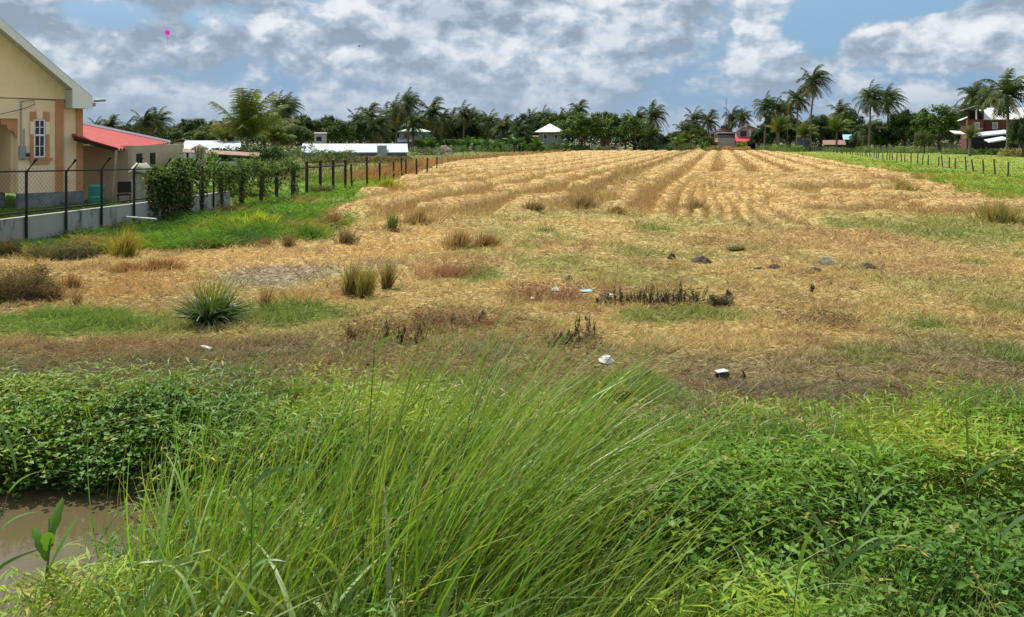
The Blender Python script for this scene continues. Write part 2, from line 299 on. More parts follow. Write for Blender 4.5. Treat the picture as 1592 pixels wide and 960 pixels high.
# --- lush grass by the fence, meadow on the right, rough grass left of the field
N = 150000; X, Y = view_scatter(N, 17.5, 62, .0); keep = (rng.random(N) < lushmask(X, Y)*(1-field_mask(X, Y)))&(X > fence_x(Y)-7); X, Y = X[keep], Y[keep]
cl = fbm(X*.8, Y*.8, 1); C = mixc(np.tile(np.array(C_LUSH), (len(X), 1)), (.22, .25, .04), ss(cl, .48, .7)); C = mixc(C, (.06, .13, .03), ss(fbm(X*.6+5, Y*.5, 2), .52, .7)); C = mixc(C, (.30, .22, .09), ss(fbm(X*.5+25, Y*.3, 6), .6, .7)*.8)
hh = (.16+.28*ss(fbm(X*.7, Y*.5, 3), .45, .7)); D = rdir(len(X), .7)
stuffobj('lush_grass', [blades(np.c_[X, Y, terrain(X, Y)], D, hh*(.5+rng.random(len(X))), .008+.0007*Y, jit(C, .25), (.35, 0, -.6), 3)], G_ROUGH, 'deep green rough grass growing below the iron fence beside the field', 'grass')
N = 150000; X, Y = view_scatter(N, 27, 215, .1); keep = (rng.random(N) < rightmask(X, Y)); X, Y = X[keep], Y[keep]; n1 = fbm(X*.3, Y*.2, 1); s = X-.25*Y
C = mixc(np.tile(np.array((.16, .27, .04)), (len(X), 1)), (.27, .28, .05), ss(n1, .4, .62)); C = mixc(C, (.33, .20, .08), (1-ss(s-sR(Y), .4, 2.6+n1*3))*ss(fbm(X*.4, Y*.2, 4), .40, .55)*.9)
C = mixc(C, (.10, .20, .03), ss(fbm(X*.5+8, Y*.3, 7), .56, .7)); C = mixc(C, (.36, .31, .12), ss(Y, 44, 36)*0+(1-ss(Y, 36, 44))*.7*ss(fbm(X*.8, Y*.5, 5), .4, .5))
D = rdir(len(X), .8); hh = .15+.35*ss(fbm(X*.45, Y*.3, 2), .4, .7)*(1-ss(s, 17, 22)); stuffobj('meadow_grass', [blades(np.c_[X, Y, terrain(X, Y)], D, hh*(.6+.7*rng.random(len(X))), .010+.0009*Y, jit(C, .22), (.4, 0, -.6), 2)], G_ROUGH, 'bright green meadow grass along the right edge of the straw field', 'meadow grass')
N = 60000; X, Y = view_scatter(N, 48, 215, .1); keep = (rng.random(N) < leftfar(X, Y)*(1-field_mask(X, Y))); X, Y = X[keep], Y[keep]; s = X-.25*Y; ds = sL(Y)-s
reed = 1-ss(ds, 3.0, 5.5); C = mixc(np.tile(np.array((.15, .17, .05)), (len(X), 1)), (.36, .19, .07), reed); C = mixc(C, (.22, .13, .06), ss(fbm(X*.3, Y*.15, 2), .5, .65)*reed*.8)
D = rdir(len(X), 1.6); hh = .25+.95*reed*(.6+.6*fbm(X*.4, Y*.2, 3)); stuffobj('dry_reeds', [blades(np.c_[X, Y, terrain(X, Y)], D, hh*(.5+.6*rng.random(len(X))), .012+.0009*Y, jit(C, .25), (.5, 0, -.5), 3)], DRY, 'belt of rust brown dry reeds along the left edge of the straw field', 'reeds')

# --- creeping leafy weeds that fill the ditch
def sprigs(X, Y, Z, nl, hgt, Ll, Wl, C, R):
    N = len(X); D = rdir(N, .55, 1, R); D[:, 0] += .15; D = norm(D); B = np.c_[np.zeros(N)+.2, np.zeros(N), -.55-.5*R.random(N)]; P = np.c_[X, Y, Z]; out = []; st = hgt/nl
    stem = blades(P, D, hgt, .006, C*.9, B, 3); out.append(stem); p = P.copy(); a0 = R.random(N)*2*PI
    for i in range(nl):
        t = (i+1)/nl; d = norm(D+B*t**1.3); p = p+d*st[:, None]; a = a0+i*PI*.86; side = np.c_[np.cos(a), np.sin(a), np.zeros(N)]
        A = norm(d*.35+side+np.c_[np.zeros(N), np.zeros(N), .15+.5*R.random(N)]); U = norm(np.c_[R.normal(0, .35, N), R.normal(0, .35, N), np.ones(N)])
        out.append(leaves(p, A, U, Ll*(.65+.6*R.random(N))*(1-.25*t), Wl*(.7+.6*R.random(N)), jit(C, .18, R, .06), .22, .28))
    return out
R = np.random.default_rng(11)
def weedcol(X, Y, R):
    n = fbm(X*.9, Y*.9, 1); C = mixc(np.tile(np.array((.115, .225, .018)), (len(X), 1)), (.21, .31, .022), ss(n, .40, .64)); C = mixc(C, (.065, .15, .022), ss(fbm(X*1.2+7, Y*1.2, 4), .5, .68)); C = mixc(C, (.34, .30, .08), (R.random(len(X)) < .06)*.9)
    return C
N = 19000; Y = 3.3+(R.random(N)**.9)*5.6; X = (R.random(N)*2-1)*(.70*Y+.5); Y = np.where(Y > bankY(X), bankY(X)+1.0*R.random(N)**3-R.random(N)*1.2, Y)
ok = ~((X < -2.85+(fbm(Y*2, X*0, 3)-.5)*.5)&(Y > 4.5+.3*vn(X*2, X*0, 2))&(Y < 7.2)); gapn = fbm(X*2.1+3, Y*2.1, 6, 2); ok &= R.random(N) < .25+.75*ss(gapn, .34, .48); ok &= R.random(N) < 1-np.where((X > -2.4)&(X < 0.2)&(Y < 6.3), np.where(Y < 4.4, .93, .75), 0); X, Y = X[ok], Y[ok]
lump = fbm(X*1.5, Y*1.5, 2, 3); lift = R.random(len(X))*.22+ss(lump, .38, .66)*.52; lift *= .15+.75*ss(bankY(X)-Y, .0, 1.5); lift *= np.where((X < -2.7)&(Y < 5.2), .5, 1); Z = terrain(X, Y)+lift
C = weedcol(X, Y, R); C = np.where((lift < .2)[:, None], C*.9, C); kind = vn(X*1.1+30, Y*1.1, 6)+R.normal(0, .14, len(X))-.35*(1-ss(bankY(X)-Y, -.1, .7)); k1 = kind < .42; k2 = kind > .62; k0 = ~(k1|k2)
parts = sprigs(X[k0], Y[k0], Z[k0], 6, .16+.2*R.random(k0.sum()), .10, .026, C[k0], R)+sprigs(X[k1], Y[k1], Z[k1], 5, .2+.25*R.random(k1.sum()), .16, .017, C[k1]*[1.15, 1.05, 1], R)+sprigs(X[k2], Y[k2], Z[k2], 5, .12+.16*R.random(k2.sum()), .075, .034, C[k2]*[.85, .9, 1], R)
stuffobj('leafy_weeds', parts, G_LEAF, 'tangle of bright green creeping weeds filling the ditch and its banks', 'weeds')
# round leaved vine patches low on the left bank and lower right
N = 3800; X = np.r_[R.uniform(-5.9, -2.6, N//2), R.uniform(1.0, 4.6, N//2)]; Y = np.r_[R.uniform(7.1, 7.9, N//2), R.uniform(3.8, 5.6, N//2)]; Z = terrain(X, Y)+R.random(len(X))*.3+np.where(Y > 7, 0, .25)
stuffobj('creeping_vine', sprigs(X, Y, Z, 4, .12+.12*R.random(len(X)), .062, .042, jit(np.tile(np.array((.10, .195, .025)), (len(X), 1)), .3, R), R), G_LEAF, 'dark round leaved vine creeping down the bank above the water', 'vine')
# fine grass among the weeds and along the top of the bank
N = 40000; X, Y = view_scatter(N, 3.4, 9.0, .1, R); Y = np.where(Y > bankY(X), bankY(X)+.5*R.random(N)**2-R.random(N), Y); ok = ~((X < -2.65)&(Y > 4.5)&(Y < 7.25)); X, Y = X[ok], Y[ok]; C = jit(weedcol(X, Y, R)*1.1, .2, R); D = rdir(len(X), .9, 1, R); D[:, 0] += .25
hh = (.2+.3*R.random(len(X)))*(.5+.5*ss(bankY(X)-Y, 0, 1.2)); stuffobj('bank_grass', [blades(np.c_[X, Y, terrain(X, Y)+R.random(len(X))*.3*(Y < 8)], D, hh, .0075, C, (.5, 0, -.7), 4, (.30, .32, .08))], G_BLADE, 'fine light green grass growing through the weeds on the ditch bank', 'grass')

# --- the tall leaning sedge in the middle
def sedge(N, x0, x1, y0, y1, l0, l1, lean, wid, R, col=(.10, .20, .022)):
    X = R.uniform(x0, x1, N); Y = R.uniform(y0, y1, N); t = (X-x0)/(x1-x0); D = np.c_[lean[0]+(lean[1]-lean[0])*t+R.normal(0, .16, N), R.normal(.04, .22, N), np.ones(N)]
    B = np.c_[.25+.45*R.random(N)*(.5+t), R.normal(0, .12, N), -.18-.5*R.random(N)**2]; L_ = R.uniform(l0, l1, N)*(1-.18*R.random(N)); C = jit(np.tile(np.array(col), (N, 1)), .42, R, .14)
    C = mixc(C, (.30, .38, .12), (R.random(N) < .25)*.7); C = mixc(C, (.36, .29, .12), (R.random(N) < .05)*.9); B[R.random(N) < .08] *= 2.6
    return blades(np.c_[X, Y, terrain(X, Y)], D, L_, wid*(.35+.95*R.random(N)), C, B, 9, (.22, .30, .07), R)
sp = []
for q in range(44):
    cx_ = R.uniform(-2.3, .45); cy_ = R.uniform(4.25, 6.5); t = (cx_+2.3)/2.75; ln = -.04+.55*t**1.4+R.normal(0, .11); w_ = R.uniform(.18, .38); big_ = 1-.35*abs(t-.62)*1.6
    cc = np.array((.15, .285, .022))*R.uniform(.7, 1.25)*np.array([R.uniform(.85, 1.25), 1, 1])
    sp.append(sedge(int(40*R.uniform(.6, 1.4)), cx_-w_, cx_+w_, cy_-w_, cy_+w_, .85*big_, 2.15*big_, (ln-.14, ln+.18), .0165, R, tuple(cc)))
sp.append(sedge(160, -3.0, -1.6, 5.0, 7.2, .7, 1.3, (.0, .3), .009, R)); sp.append(sedge(230, -1.3, .3, 4.6, 6.3, 1.8, 2.5, (.05, .5), .010, R, (.13, .23, .03))); sp.append(sedge(110, -.6, .6, 4.3, 5.6, 1.3, 1.9, (.6, 1.15), .011, R, (.15, .25, .03)))
stuffobj('tall_sedge', sp, G_BLADE, 'dense clump of tall thin sedge leaning over the middle of the ditch', 'sedge')
# --- broad bladed grass close to the camera
def broad(N, x0, x1, y0, y1, l0, l1, wid, R, z=0):
    X = R.uniform(x0, x1, N); Y = R.uniform(y0, y1, N); a = R.random(N)*2*PI; o = .15+.4*R.random(N); D = np.c_[np.cos(a)*o+.18, np.sin(a)*o, np.ones(N)]
    B = np.c_[np.cos(a)*.9+.5, np.sin(a)*.9, -2.4*R.random(N)-.3]; C = jit(np.tile(np.array((.13, .25, .035)), (N, 1)), .4, R, .1); C = mixc(C, (.32, .42, .20), (R.random(N) < .35)*.6)
    return blades(np.c_[X, Y, terrain(X, Y)+z], D, R.uniform(l0, l1, N), wid*(.6+.6*R.random(N)), C, B, 10, (.25, .28, .08), R, wprof=lambda t: (.45+.55*min(1, t*4))*(1-max(0, t-.45)/.55)**.8+.02)
stuffobj('broad_grass', [broad(300, -2.1, -.35, 3.75, 4.75, .8, 1.45, .03, R), broad(150, -1.9, -.2, 3.15, 4.0, .8, 1.3, .026, R), broad(170, 1.0, 3.2, 3.7, 4.8, .5, 1.05, .02, R), broad(80, -2.4, -1.7, 3.2, 4.3, .5, .9, .018, R)], G_BLADE, 'broad bladed pale green grass arching up in front of the sedge', 'grass')
N = 2600; X = R.uniform(-2.9, 2.9, N); Y = R.uniform(3.1, 4.6, N); D = np.c_[R.normal(.18, .2, N), R.normal(0, .2, N), np.ones(N)]
stuffobj('fine_grass_stems', [blades(np.c_[X, Y, terrain(X, Y)], D, R.uniform(.4, .95, N), .006, jit(np.tile(np.array((.11, .21, .03)), (N, 1)), .3, R), np.c_[R.uniform(.1, .6, N), R.normal(0, .1, N), R.uniform(-.6, 0, N)], 7, (.28, .30, .1), R)], G_BLADE, 'thin upright green grass stems along the near side of the ditch', 'grass')

# ------------------------------------------------------------------ single plants
def plant(name, parts, mat, loc, label, cat, group=None):
    V, Q, C = join(parts); return tag(npmesh(name, V, Q, mat, C, loc=loc), label, cat, group)
def tuft(px, py, wpx, hpx, col, label, n=420, lean=.15, name='grass_tuft', cat='grass tuft', mat=None, col2=None, wid=None, group=None, sq=1.0, stiff=.3):
    X, Y = gnd(px, py); w = wpx/F*Y; h = hpx/F*Y; R = np.random.default_rng(int(px*7+py)); a = R.random(n)*2*PI; r = np.minimum(np.abs(R.normal(0, .55, n)), 1.15); bx = np.cos(a)*r*w*.42*sq; by = np.sin(a)*r*w*.3*sq
    hf = .25+1.25*fbm(bx/w*7+px, by/w*7, 2, 3); D = np.c_[bx/w*(1.0 if stiff > .15 else .35)+R.normal(0, .2, n)+lean*.5, by/w*1.0+R.normal(0, .2, n), np.ones(n)]; C = np.tile(np.array(col), (n, 1))
    if col2 is not None: C = mixc(C, col2, (R.random(n) < .45)*1.0)
    return plant(name, [blades(np.c_[bx, by, np.zeros(n)], D, h*hf*R.uniform(.5, 1.15, n), wid or max(.006, .0009*Y), jit(C, .25, R), np.c_[np.full(n, lean*2)*R.random(n), R.normal(0, .2, n), -stiff*2*R.random(n)], 4)], mat or DRY, (X, Y, float(terrain(X, Y))-.02), label, cat, group)
g_ = 'grass tufts dotted over the dry land'
tuft(543, 458, 20, 50, (.25, .22, .07), 'upright yellow green stubble tuft, leftmost of three beside the grey mud patch', group=g_, stiff=.1)
tuft(566, 462, 24, 56, (.27, .24, .06), 'upright yellow green stubble tuft in the middle of three beside the grey mud patch', group=g_, stiff=.1)
tuft(600, 452, 14, 46, (.26, .20, .07), 'thin olive stubble tuft, rightmost of three beside the grey mud patch', group=g_, stiff=.1)
tuft(712, 388, 44, 34, C_STUB, 'left half of the big tan straw tuft pair at the field corner', 700, group=g_, col2=C_STRAW)
tuft(755, 384, 44, 28, C_STUB, 'right half of the big tan straw tuft pair at the field corner', 700, group=g_, col2=(.25, .16, .07))
tuft(650, 350, 76, 22, (.30, .20, .08), 'wide brown stubble tuft behind the small green rice clump', 800, group=g_, col2=C_STRAW)
tuft(608, 362, 20, 32, (.16, .20, .05), 'small green rice clump standing in bare straw', 220, group=g_, stiff=.1)
tuft(538, 380, 32, 28, (.24, .19, .08), 'round olive brown tuft on bare straw near the green weeds', 400, group=g_)
tuft(516, 352, 50, 28, (.30, .20, .08), 'brown dry tuft at the edge of the green weeds', 400, group=g_)
tuft(447, 384, 16, 24, (.24, .15, .07), 'narrow dark brown tuft in front of the lush green grass', 200, group=g_)
tuft(410, 384, 30, 18, (.28, .18, .08), 'low reddish brown tuft in front of the lush green grass', 250, group=g_)
tuft(250, 420, 76, 22, (.33, .19, .08), 'orange brown stubble tuft behind the orange grass, its right part', 900, group=g_)
tuft(195, 424, 66, 18, (.34, .21, .09), 'orange brown stubble tuft left of the matching one in the orange grass', 800, group=g_)
tuft(110, 448, 30, 26, (.33, .20, .08), 'small orange brown tuft between grey bush and orange grass', 300, group=g_)
tuft(700, 428, 110, 24, (.36, .20, .10), 'long reddish dry grass tuft beside the small green patch', 900, lean=.5, group=g_)
tuft(190, 400, 40, 46, (.30, .30, .05), 'tall yellow green grass tuft in front of the concrete wall', 500, group=g_, col2=(.26, .19, .07), mat=G_ROUGH)
tuft(400, 352, 60, 26, (.38, .42, .05), 'bright yellow grass tuft in the lush grass', 400, group=g_, mat=G_ROUGH)
tuft(365, 352, 30, 18, (.30, .40, .05), 'low yellow green tuft left of the bright yellow one', 250, group=g_, mat=G_ROUGH)
tuft(480, 372, 50, 30, (.10, .20, .04), 'dark green weed tuft at the edge of the straw', 500, group=g_, mat=G_ROUGH)
tuft(600, 300, 60, 22, (.30, .32, .05), 'yellow green tuft below the thin fence posts', 400, group=g_, mat=G_ROUGH)
tuft(1400, 312, 60, 20, (.30, .29, .10), 'pale green tuft in the straw near the meadow', 500, group=g_, col2=C_STRAW)
tuft(1080, 334, 60, 24, (.30, .23, .09), 'olive stubble tuft at the near end of the straw rows', 500, group=g_, col2=C_STUB)
tuft(1555, 348, 80, 40, (.36, .28, .09), 'yellow brown bushy tuft where the straw meets the meadow at the frame edge', 900, group=g_, col2=(.22, .24, .06))
tuft(830, 333, 34, 18, C_STUB, 'brown stubble tuft at the near end of the tall ridge', 400, group=g_, col2=(.25, .22, .08))
tuft(905, 326, 50, 22, (.27, .22, .09), 'grey olive tuft on the near end of the tall ridge', 700, group=g_, col2=C_STUB)
tuft(960, 334, 30, 14, (.36, .23, .10), 'tan tuft right of the tall ridge', 400, group=g_)
tuft(118, 478, 14, 44, (.24, .15, .07), 'thin brown grass spike in front of the green strip', 60, group=g_, stiff=.05)
tuft(412, 480, 14, 44, (.24, .15, .07), 'thin brown grass spike right of the strap leaved plant', 60, group=g_, stiff=.05)
# strap leaved plant
Xs, Ys = gnd(328, 500); R2 = np.random.default_rng(5); n = 420; a = R2.random(n)*2*PI; o = R2.random(n)**.8*.85; D = np.c_[np.cos(a)*o, np.sin(a)*o, np.ones(n)]
plant('strap_leaf_plant', [blades(np.c_[np.cos(a)*.1*o, np.sin(a)*.1*o, np.zeros(n)], D, R2.uniform(.45, .72, n), .028, jit(np.tile(np.array((.035, .085, .028)), (n, 1)), .3, R2), np.c_[np.cos(a)*1.0+.25, np.sin(a)*1.0, -1.5*R2.random(n)], 7, (.2, .25, .1)),
      blades(np.c_[R2.normal(0, .08, 90), R2.normal(0, .06, 90), np.zeros(90)], np.c_[R2.normal(0, .25, 90), R2.normal(0, .2, 90), np.ones(90)], .78, .014, jit(np.tile(np.array((.14, .20, .03)), (90, 1)), .3, R2), (.2, 0, -.3), 5)], G_BLADE, (Xs, Ys, float(terrain(Xs, Ys))-.02), 'dark green strap leaved plant standing alone before the grey mud patch', 'plant')
# bushes
def bush(px, py, wpx, hpx, col, label, n=2600, twig=True, col2=None, name='bush', Y=None, lf=.05, mat=None, cat='bush', z=None, dens=1):
    if Y is None: X, Y = gnd(px, py)
    else: X = (px-CX)/F*Y
    w = wpx/F*Y; h = hpx/F*Y; R = np.random.default_rng(int(px*3+py*5)); u = rdir(n, 0, 1, R); u[:, 2] = R.uniform(-.1, 1, n); u = norm(u); rr = R.random(n)**.45; P = u*rr[:, None]*np.array([w/2, w*.4, h]); k = .72+.5*fbm(P[:, 0]*3/w*2+R.random()*9, P[:, 2]*4/h, 3); P *= k[:, None]; P[:, 2] = np.maximum(P[:, 2], 0)
    C = np.tile(np.array(col), (n, 1))
    if col2 is not None: C = mixc(C, col2, ss(fbm(P[:, 0]*4/w, P[:, 2]*4/h+P[:, 1], 2), .45, .6))
    parts = [leaves(P, rdir(n, .2, 1, R)+u*.5, rdir(n, .8, 1, R), lf*R.uniform(.6, 1.3, n), lf*.5, jit(C, .3, R))]
    if twig: q = n//6; u2 = rdir(q, .6, 1, R); parts.append(blades(np.zeros((q, 3))+R.normal(0, w*.12, (q, 3))*[1, 1, 0], u2*[w/2, w*.4, h], R.uniform(.5, 1.0, q)*max(h, w/2), .004+.0004*Y, jit(np.tile(np.array((.16, .12, .07)), (q, 1)), .3, R), (0, 0, -.1), 3))
    zz = float(terrain(X, Y)) if z is None else z
    return plant(name, parts, mat or TREE, (X, Y, zz-.03), label, cat)
bush(18, 468, 130, 84, (.13, .12, .055), 'grey brown twiggy bush at the left edge of the dry land', 5200, col2=(.20, .15, .06), lf=.045)
bush(70, 470, 60, 50, (.20, .14, .06), 'low brown twiggy bush beside the grey brown one', 1800, lf=.04)
bush(8, 400, 60, 44, (.07, .10, .03), 'dark bush against the concrete wall at the frame edge', 2400, lf=.05)
bush(95, 400, 110, 34, (.055, .095, .03), 'low dark green bush at the foot of the concrete wall', 4200, col2=(.16, .16, .05), lf=.05)
bush(150, 392, 60, 22, (.05, .10, .03), 'dark green weeds bush between wall and yellow tuft', 1800, lf=.05)
bush(345, 382, 110, 20, (.09, .14, .035), 'low green weed bush in front of the lush grass', 2200, lf=.045)
bush(498, 300, 50, 20, (.08, .15, .04), 'green weeds bush under the black railing frame', 1500, lf=.06)
bush(600, 292, 30, 16, (.04, .08, .03), 'small dark bush between two thin fence posts', 800, lf=.05)
bush(1145, 392, 30, 12, (.08, .12, .04), 'small round grey green weed behind the dirt mounds', 700, lf=.05, name='weed', cat='weed')
bush(955, 622, 60, 40, (.10, .16, .03), 'yellowish weed on the top of the ditch bank', 900, lf=.05, name='weed', cat='weed', col2=(.28, .26, .06))
bush(1120, 474, 46, 30, (.07, .065, .03), 'dark shrivelled bush right of the dead weed row', 700, lf=.05)

# dead weeds: stems with hanging dark leaves
def deadweed(px, py, hpx, seed, label, n=3, sp=6, col=(.05, .035, .022), grp='dead brown weeds standing in the dry grass'):
    X, Y = gnd(px, py); h = hpx/F*Y; R = np.random.default_rng(seed); P = np.c_[R.normal(0, sp/F*Y, n), R.normal(0, .06, n), np.zeros(n)]; D = np.c_[R.normal(.1, .15, n), R.normal(0, .1, n), np.ones(n)]; hs = h*R.uniform(.6, 1.05, n)
    root = empty('dead_weed', (X, Y, float(terrain(X, Y))-.02), label=label, cat='weed', group=grp); mb = MB(); lp = []; la = []
    for i in range(n):
        pts = [P[i]+D[i]*hs[i]*t+np.array([.06*math.sin(t*5+i), 0, 0])*h for t in np.linspace(0, 1, 5)]; mb = MB(); mb.tube(pts, [.008*(1-.6*t) for t in np.linspace(0, 1, 5)], 4).build('stem', WOODD, root)
        for q in range(9): t = R.uniform(.35, 1.0); lp.append(P[i]+D[i]*hs[i]*t); a = R.random()*2*PI; la.append([math.cos(a)*.35, math.sin(a)*.35, -1])
    for i in range(n):
        q_, a_ = np.array(lp[i*9:i*9+9]), np.array(la[i*9:i*9+9]); V, Q, C = leaves(q_, a_, np.tile([1., 0, .2], (9, 1)), .10*R.uniform(.7, 1.4, 9), .035, jit(np.tile(np.array(col), (9, 1)), .3, R)); npmesh('leaf', V, Q, DRY, C, root)
    return root
row = [934, 948, 960, 971, 983, 996, 1003, 1012, 1022, 1031, 1041, 1052, 1062, 1073, 1084]; hr = [18, 22, 36, 26, 20, 24, 34, 40, 30, 24, 20, 22, 38, 18, 34]; W_ = 'first second third fourth fifth sixth seventh eighth ninth tenth eleventh twelfth thirteenth fourteenth fifteenth'.split()
for i, (p, h) in enumerate(zip(row, hr)): deadweed(p, 470+((i*7) % 5)-2, h, 40+i, f'dark dead weed, {W_[i]} from the left in the blackened row mid slope')
for i, (p, q, h, t) in enumerate([(545, 524, 26, 'dry brown weed at the left end of the brown weed patch'), (600, 522, 30, 'brown weed standing in the brown weed patch, second from left'), (622, 530, 38, 'darkest tall dead weed in the brown weed patch'), (652, 528, 34, 'dead weed with hanging leaves right in the brown weed patch'), (700, 506, 24, 'reddish dead weed behind the brown weed patch'), (740, 500, 22, 'short dead weed right of the brown weed patch'),
      (860, 528, 22, 'dead weed leftmost of the small group above the white basin'), (872, 530, 24, 'dead weed second in the small group above the white basin'), (884, 532, 22, 'dead weed third in the small group above the white basin'), (897, 530, 44, 'tallest dead weed above the white basin'), (915, 520, 36, 'dead weed with drooping tip above the white basin'), (905, 495, 14, 'small dead weed behind the tallest one above the white basin'),
      (1147, 590, 16, 'single dark dead weed right of the black tin'), (372, 552, 16, 'single brown dead weed right of the white plastic scrap'), (1268, 452, 16, 'single dead weed in the brown patch'), (1358, 366, 10, 'tiny dead weed behind the dirt clods')]):
    deadweed(p, q, h, 70+i, t, n=3 if h > 20 else 2, col=(.10, .06, .035) if i < 6 else (.06, .04, .025))
def twigpatch(px, py, wpx, hpx, label, n=260, col=(.17, .09, .05)):
    X, Y = gnd(px, py); w = wpx/F*Y; h = hpx/F*Y; R = np.random.default_rng(int(px)); P = np.c_[R.uniform(-w/2, w/2, n), R.normal(0, .25, n), np.zeros(n)]; P[:, 2] = terrain(P[:, 0]+X, P[:, 1]+Y)
    a = blades(P, np.c_[R.normal(0, .5, n), R.normal(0, .4, n), np.ones(n)], h*R.uniform(.4, 1, n), .006, jit(np.tile(np.array(col), (n, 1)), .35, R), None, 2); k = n*2; j = R.integers(0, n, k)
    b = leaves(P[j]+np.c_[R.normal(0, .05, k), R.normal(0, .05, k), R.uniform(0, h, k)], rdir(k, .1, 1, R), rdir(k, .5, 1, R), .045, .02, jit(np.tile(np.array(col), (k, 1)), .4, R)); V, Q, C = join([a, b])
    return tag(npmesh('dead_weed_patch', V, Q, DRY, C, loc=(X, Y, 0)), label, 'dead weeds', kind='stuff')
twigpatch(600, 524, 130, 30, 'patch of brown broken weed stems on the left slope'); twigpatch(700, 505, 120, 28, 'reddish brown dry weed stems behind the brown patch')
twigpatch(850, 462, 110, 28, 'reddish dry twigs left of the blackened weed row', col=(.22, .12, .07)); twigpatch(1010, 470, 160, 18, 'low dark litter of twigs under the blackened weed row', 420, (.07, .05, .03)); twigpatch(890, 535, 90, 20, 'dark twig litter under the small dead weed group', 200, (.12, .08, .05))
twigpatch(1270, 500, 120, 16, 'brown twig litter in the right hand dry grass', 260, (.16, .11, .06))

# soil mounds
def mound(px, py, wpx, hpx, label, mat=SOIL, Y=None, name='soil_mound', cat='soil mound', grp='dug soil mounds in the dry grass', seed=1):
    if Y is None: X, Y = gnd(px, py)
    else: X = (px-CX)/F*Y
    w = wpx/F*Y*1.15; h = hpx/F*Y*.78; m = 22; us = np.linspace(-1, 1, m); A, B = np.meshgrid(us, us); r = np.sqrt(A*A+B*B); n = fbm(A*2.5+seed*7, B*2.5+px, seed % 5, 4)
    Z = h*np.clip(1.25-r*1.3, 0, 1)**.8*(.35+1.3*n)+np.where(r < .95, .0, -.05)+h*.9*(fbm(A*6, B*6+seed, 2, 4)-.5)*(r < .95); i = (np.arange(m-1)[:, None]*m+np.arange(m-1)[None, :]).ravel()
    o = npmesh(name, np.c_[(A*w/2).ravel(), (B*w*.45).ravel(), Z.ravel()], np.c_[i, i+1, i+1+m, i+m], mat, None, loc=(X, Y, float(terrain(X, Y))-.02)); return tag(o, label, cat, grp)
mound(1044, 405, 14, 12, 'small pointed dark soil clod left of the biggest mound', seed=1); mound(1090, 410, 34, 13, 'biggest rounded black soil mound in the dry grass', seed=2); mound(1110, 396, 12, 6, 'grey stone lump behind the biggest soil mound', GREYR, seed=3, name='stone', cat='stone')
mound(1180, 418, 22, 6, 'flat dark clod left in the middle pile row', seed=4); mound(1205, 417, 24, 10, 'dark broken clods next to the flat clod', seed=5); mound(1268, 420, 20, 11, 'dark soil heap with grey litter behind it', seed=6); mound(1282, 410, 30, 11, 'grey dry litter heap behind a dark soil heap', GREYR, seed=7); mound(1348, 416, 30, 12, 'jagged dark soil heap at the right of the row', seed=8); mound(1368, 420, 20, 5, 'low dark clod beside the jagged heap', seed=9); mound(1132, 462, 12, 10, 'small black lump under the shrivelled bush', seed=10)
mound(690, 240, 34, 13, 'grey rubble heap behind the brown reeds', GREYR, 150, 'rubble_heap', 'rubble', None, seed=11)

# litter
def litter(px, py, dz=.03): X, Y = gnd(px, py); return (X, Y, float(terrain(X, Y))+dz)
b = empty('white_basin', litter(943, 563), .3, label='upturned white plastic basin lying on the dry grass', cat='basin'); MB().lathe([(.0, .055), (.055, .055), (.07, .045), (.085, .0), (.115, -.005), (.115, -.012), (.08, -.01)], 24).build('bowl', PLASW, b, smooth=True); MB().lathe([(.03, .056), (.032, .062), (.045, .062), (.047, .056)], 20).build('foot_ring', PLASW, b, smooth=True); b.rotation_euler = (.14, .06, 0); b.scale = (.8,)*3
b = empty('tin', litter(1124, 588, .035), .4, label='black tin with a pale lid lying in the dry grass', cat='tin'); MB().tube([(-.09, 0, 0), (.09, .03, .0)], .062, 16).build('body', BLACKP, b); MB().hexa([(-.13, -.04, .055), (.08, -.05, .06), (.09, .09, .065), (-.1, .08, .06), (-.13, -.04, .066), (.08, -.05, .072), (.09, .09, .077), (-.1, .08, .071)]).build('lid', PLASW, b); b.scale = (.66, .66, .66)
MB().hexa([(-.11, -.03, 0), (.1, -.04, 0), (.12, .05, 0), (-.1, .06, 0), (-.1, -.02, .05), (.06, -.02, .03), (.09, .04, .025), (-.09, .05, .045)]).build('plastic_scrap', PLASW, loc=litter(320, 549), rz=-.3, bevel=.012).scale = (.7, .7, .7); tag(bpy.data.objects['plastic_scrap'], 'white plastic scrap on the brown ground of the left slope', 'litter')
for nm, px, py, w, h, mat, lab in [('plastic_bag', 862, 450, .16, .07, PLASW, 'crumpled white bag among the reddish twigs'), ('plastic_wrapper', 912, 452, .20, .03, BLUET, 'pale blue flat wrapper left of the blackened weeds'), ('paper_scrap', 950, 462, .14, .06, PLASW, 'white paper scrap among the blackened weeds'), ('rubber_scrap', 885, 434, .15, .08, BLACKP, 'small dark scrap beyond the reddish twigs'), ('paper_litter', 828, 462, .07, .03, PLASW, 'tiny white paper bit left of the reddish twigs')]:
    R = np.random.default_rng(px); m = 7; us = np.linspace(-1, 1, m); A, B = np.meshgrid(us, us); Z = h*R.random((m, m))*(1.1-np.maximum(abs(A), abs(B))**3); i = (np.arange(m-1)[:, None]*m+np.arange(m-1)[None, :]).ravel()
    V = np.c_[(A*w/2).ravel()+R.normal(0, w*.03, m*m), (B*w*.35).ravel(), Z.ravel()]; tag(npmesh(nm, V, np.c_[i, i+1, i+1+m, i+m], mat, loc=litter(px, py, .02)), lab, 'litter')
mb = MB().tube([at(188, 337, 24), at(243, 341, 23.0)], .028, 10); tag(mb.build('white_pipe', PLASW), 'thin white pipe lying on the grass below the concrete wall', 'pipe')

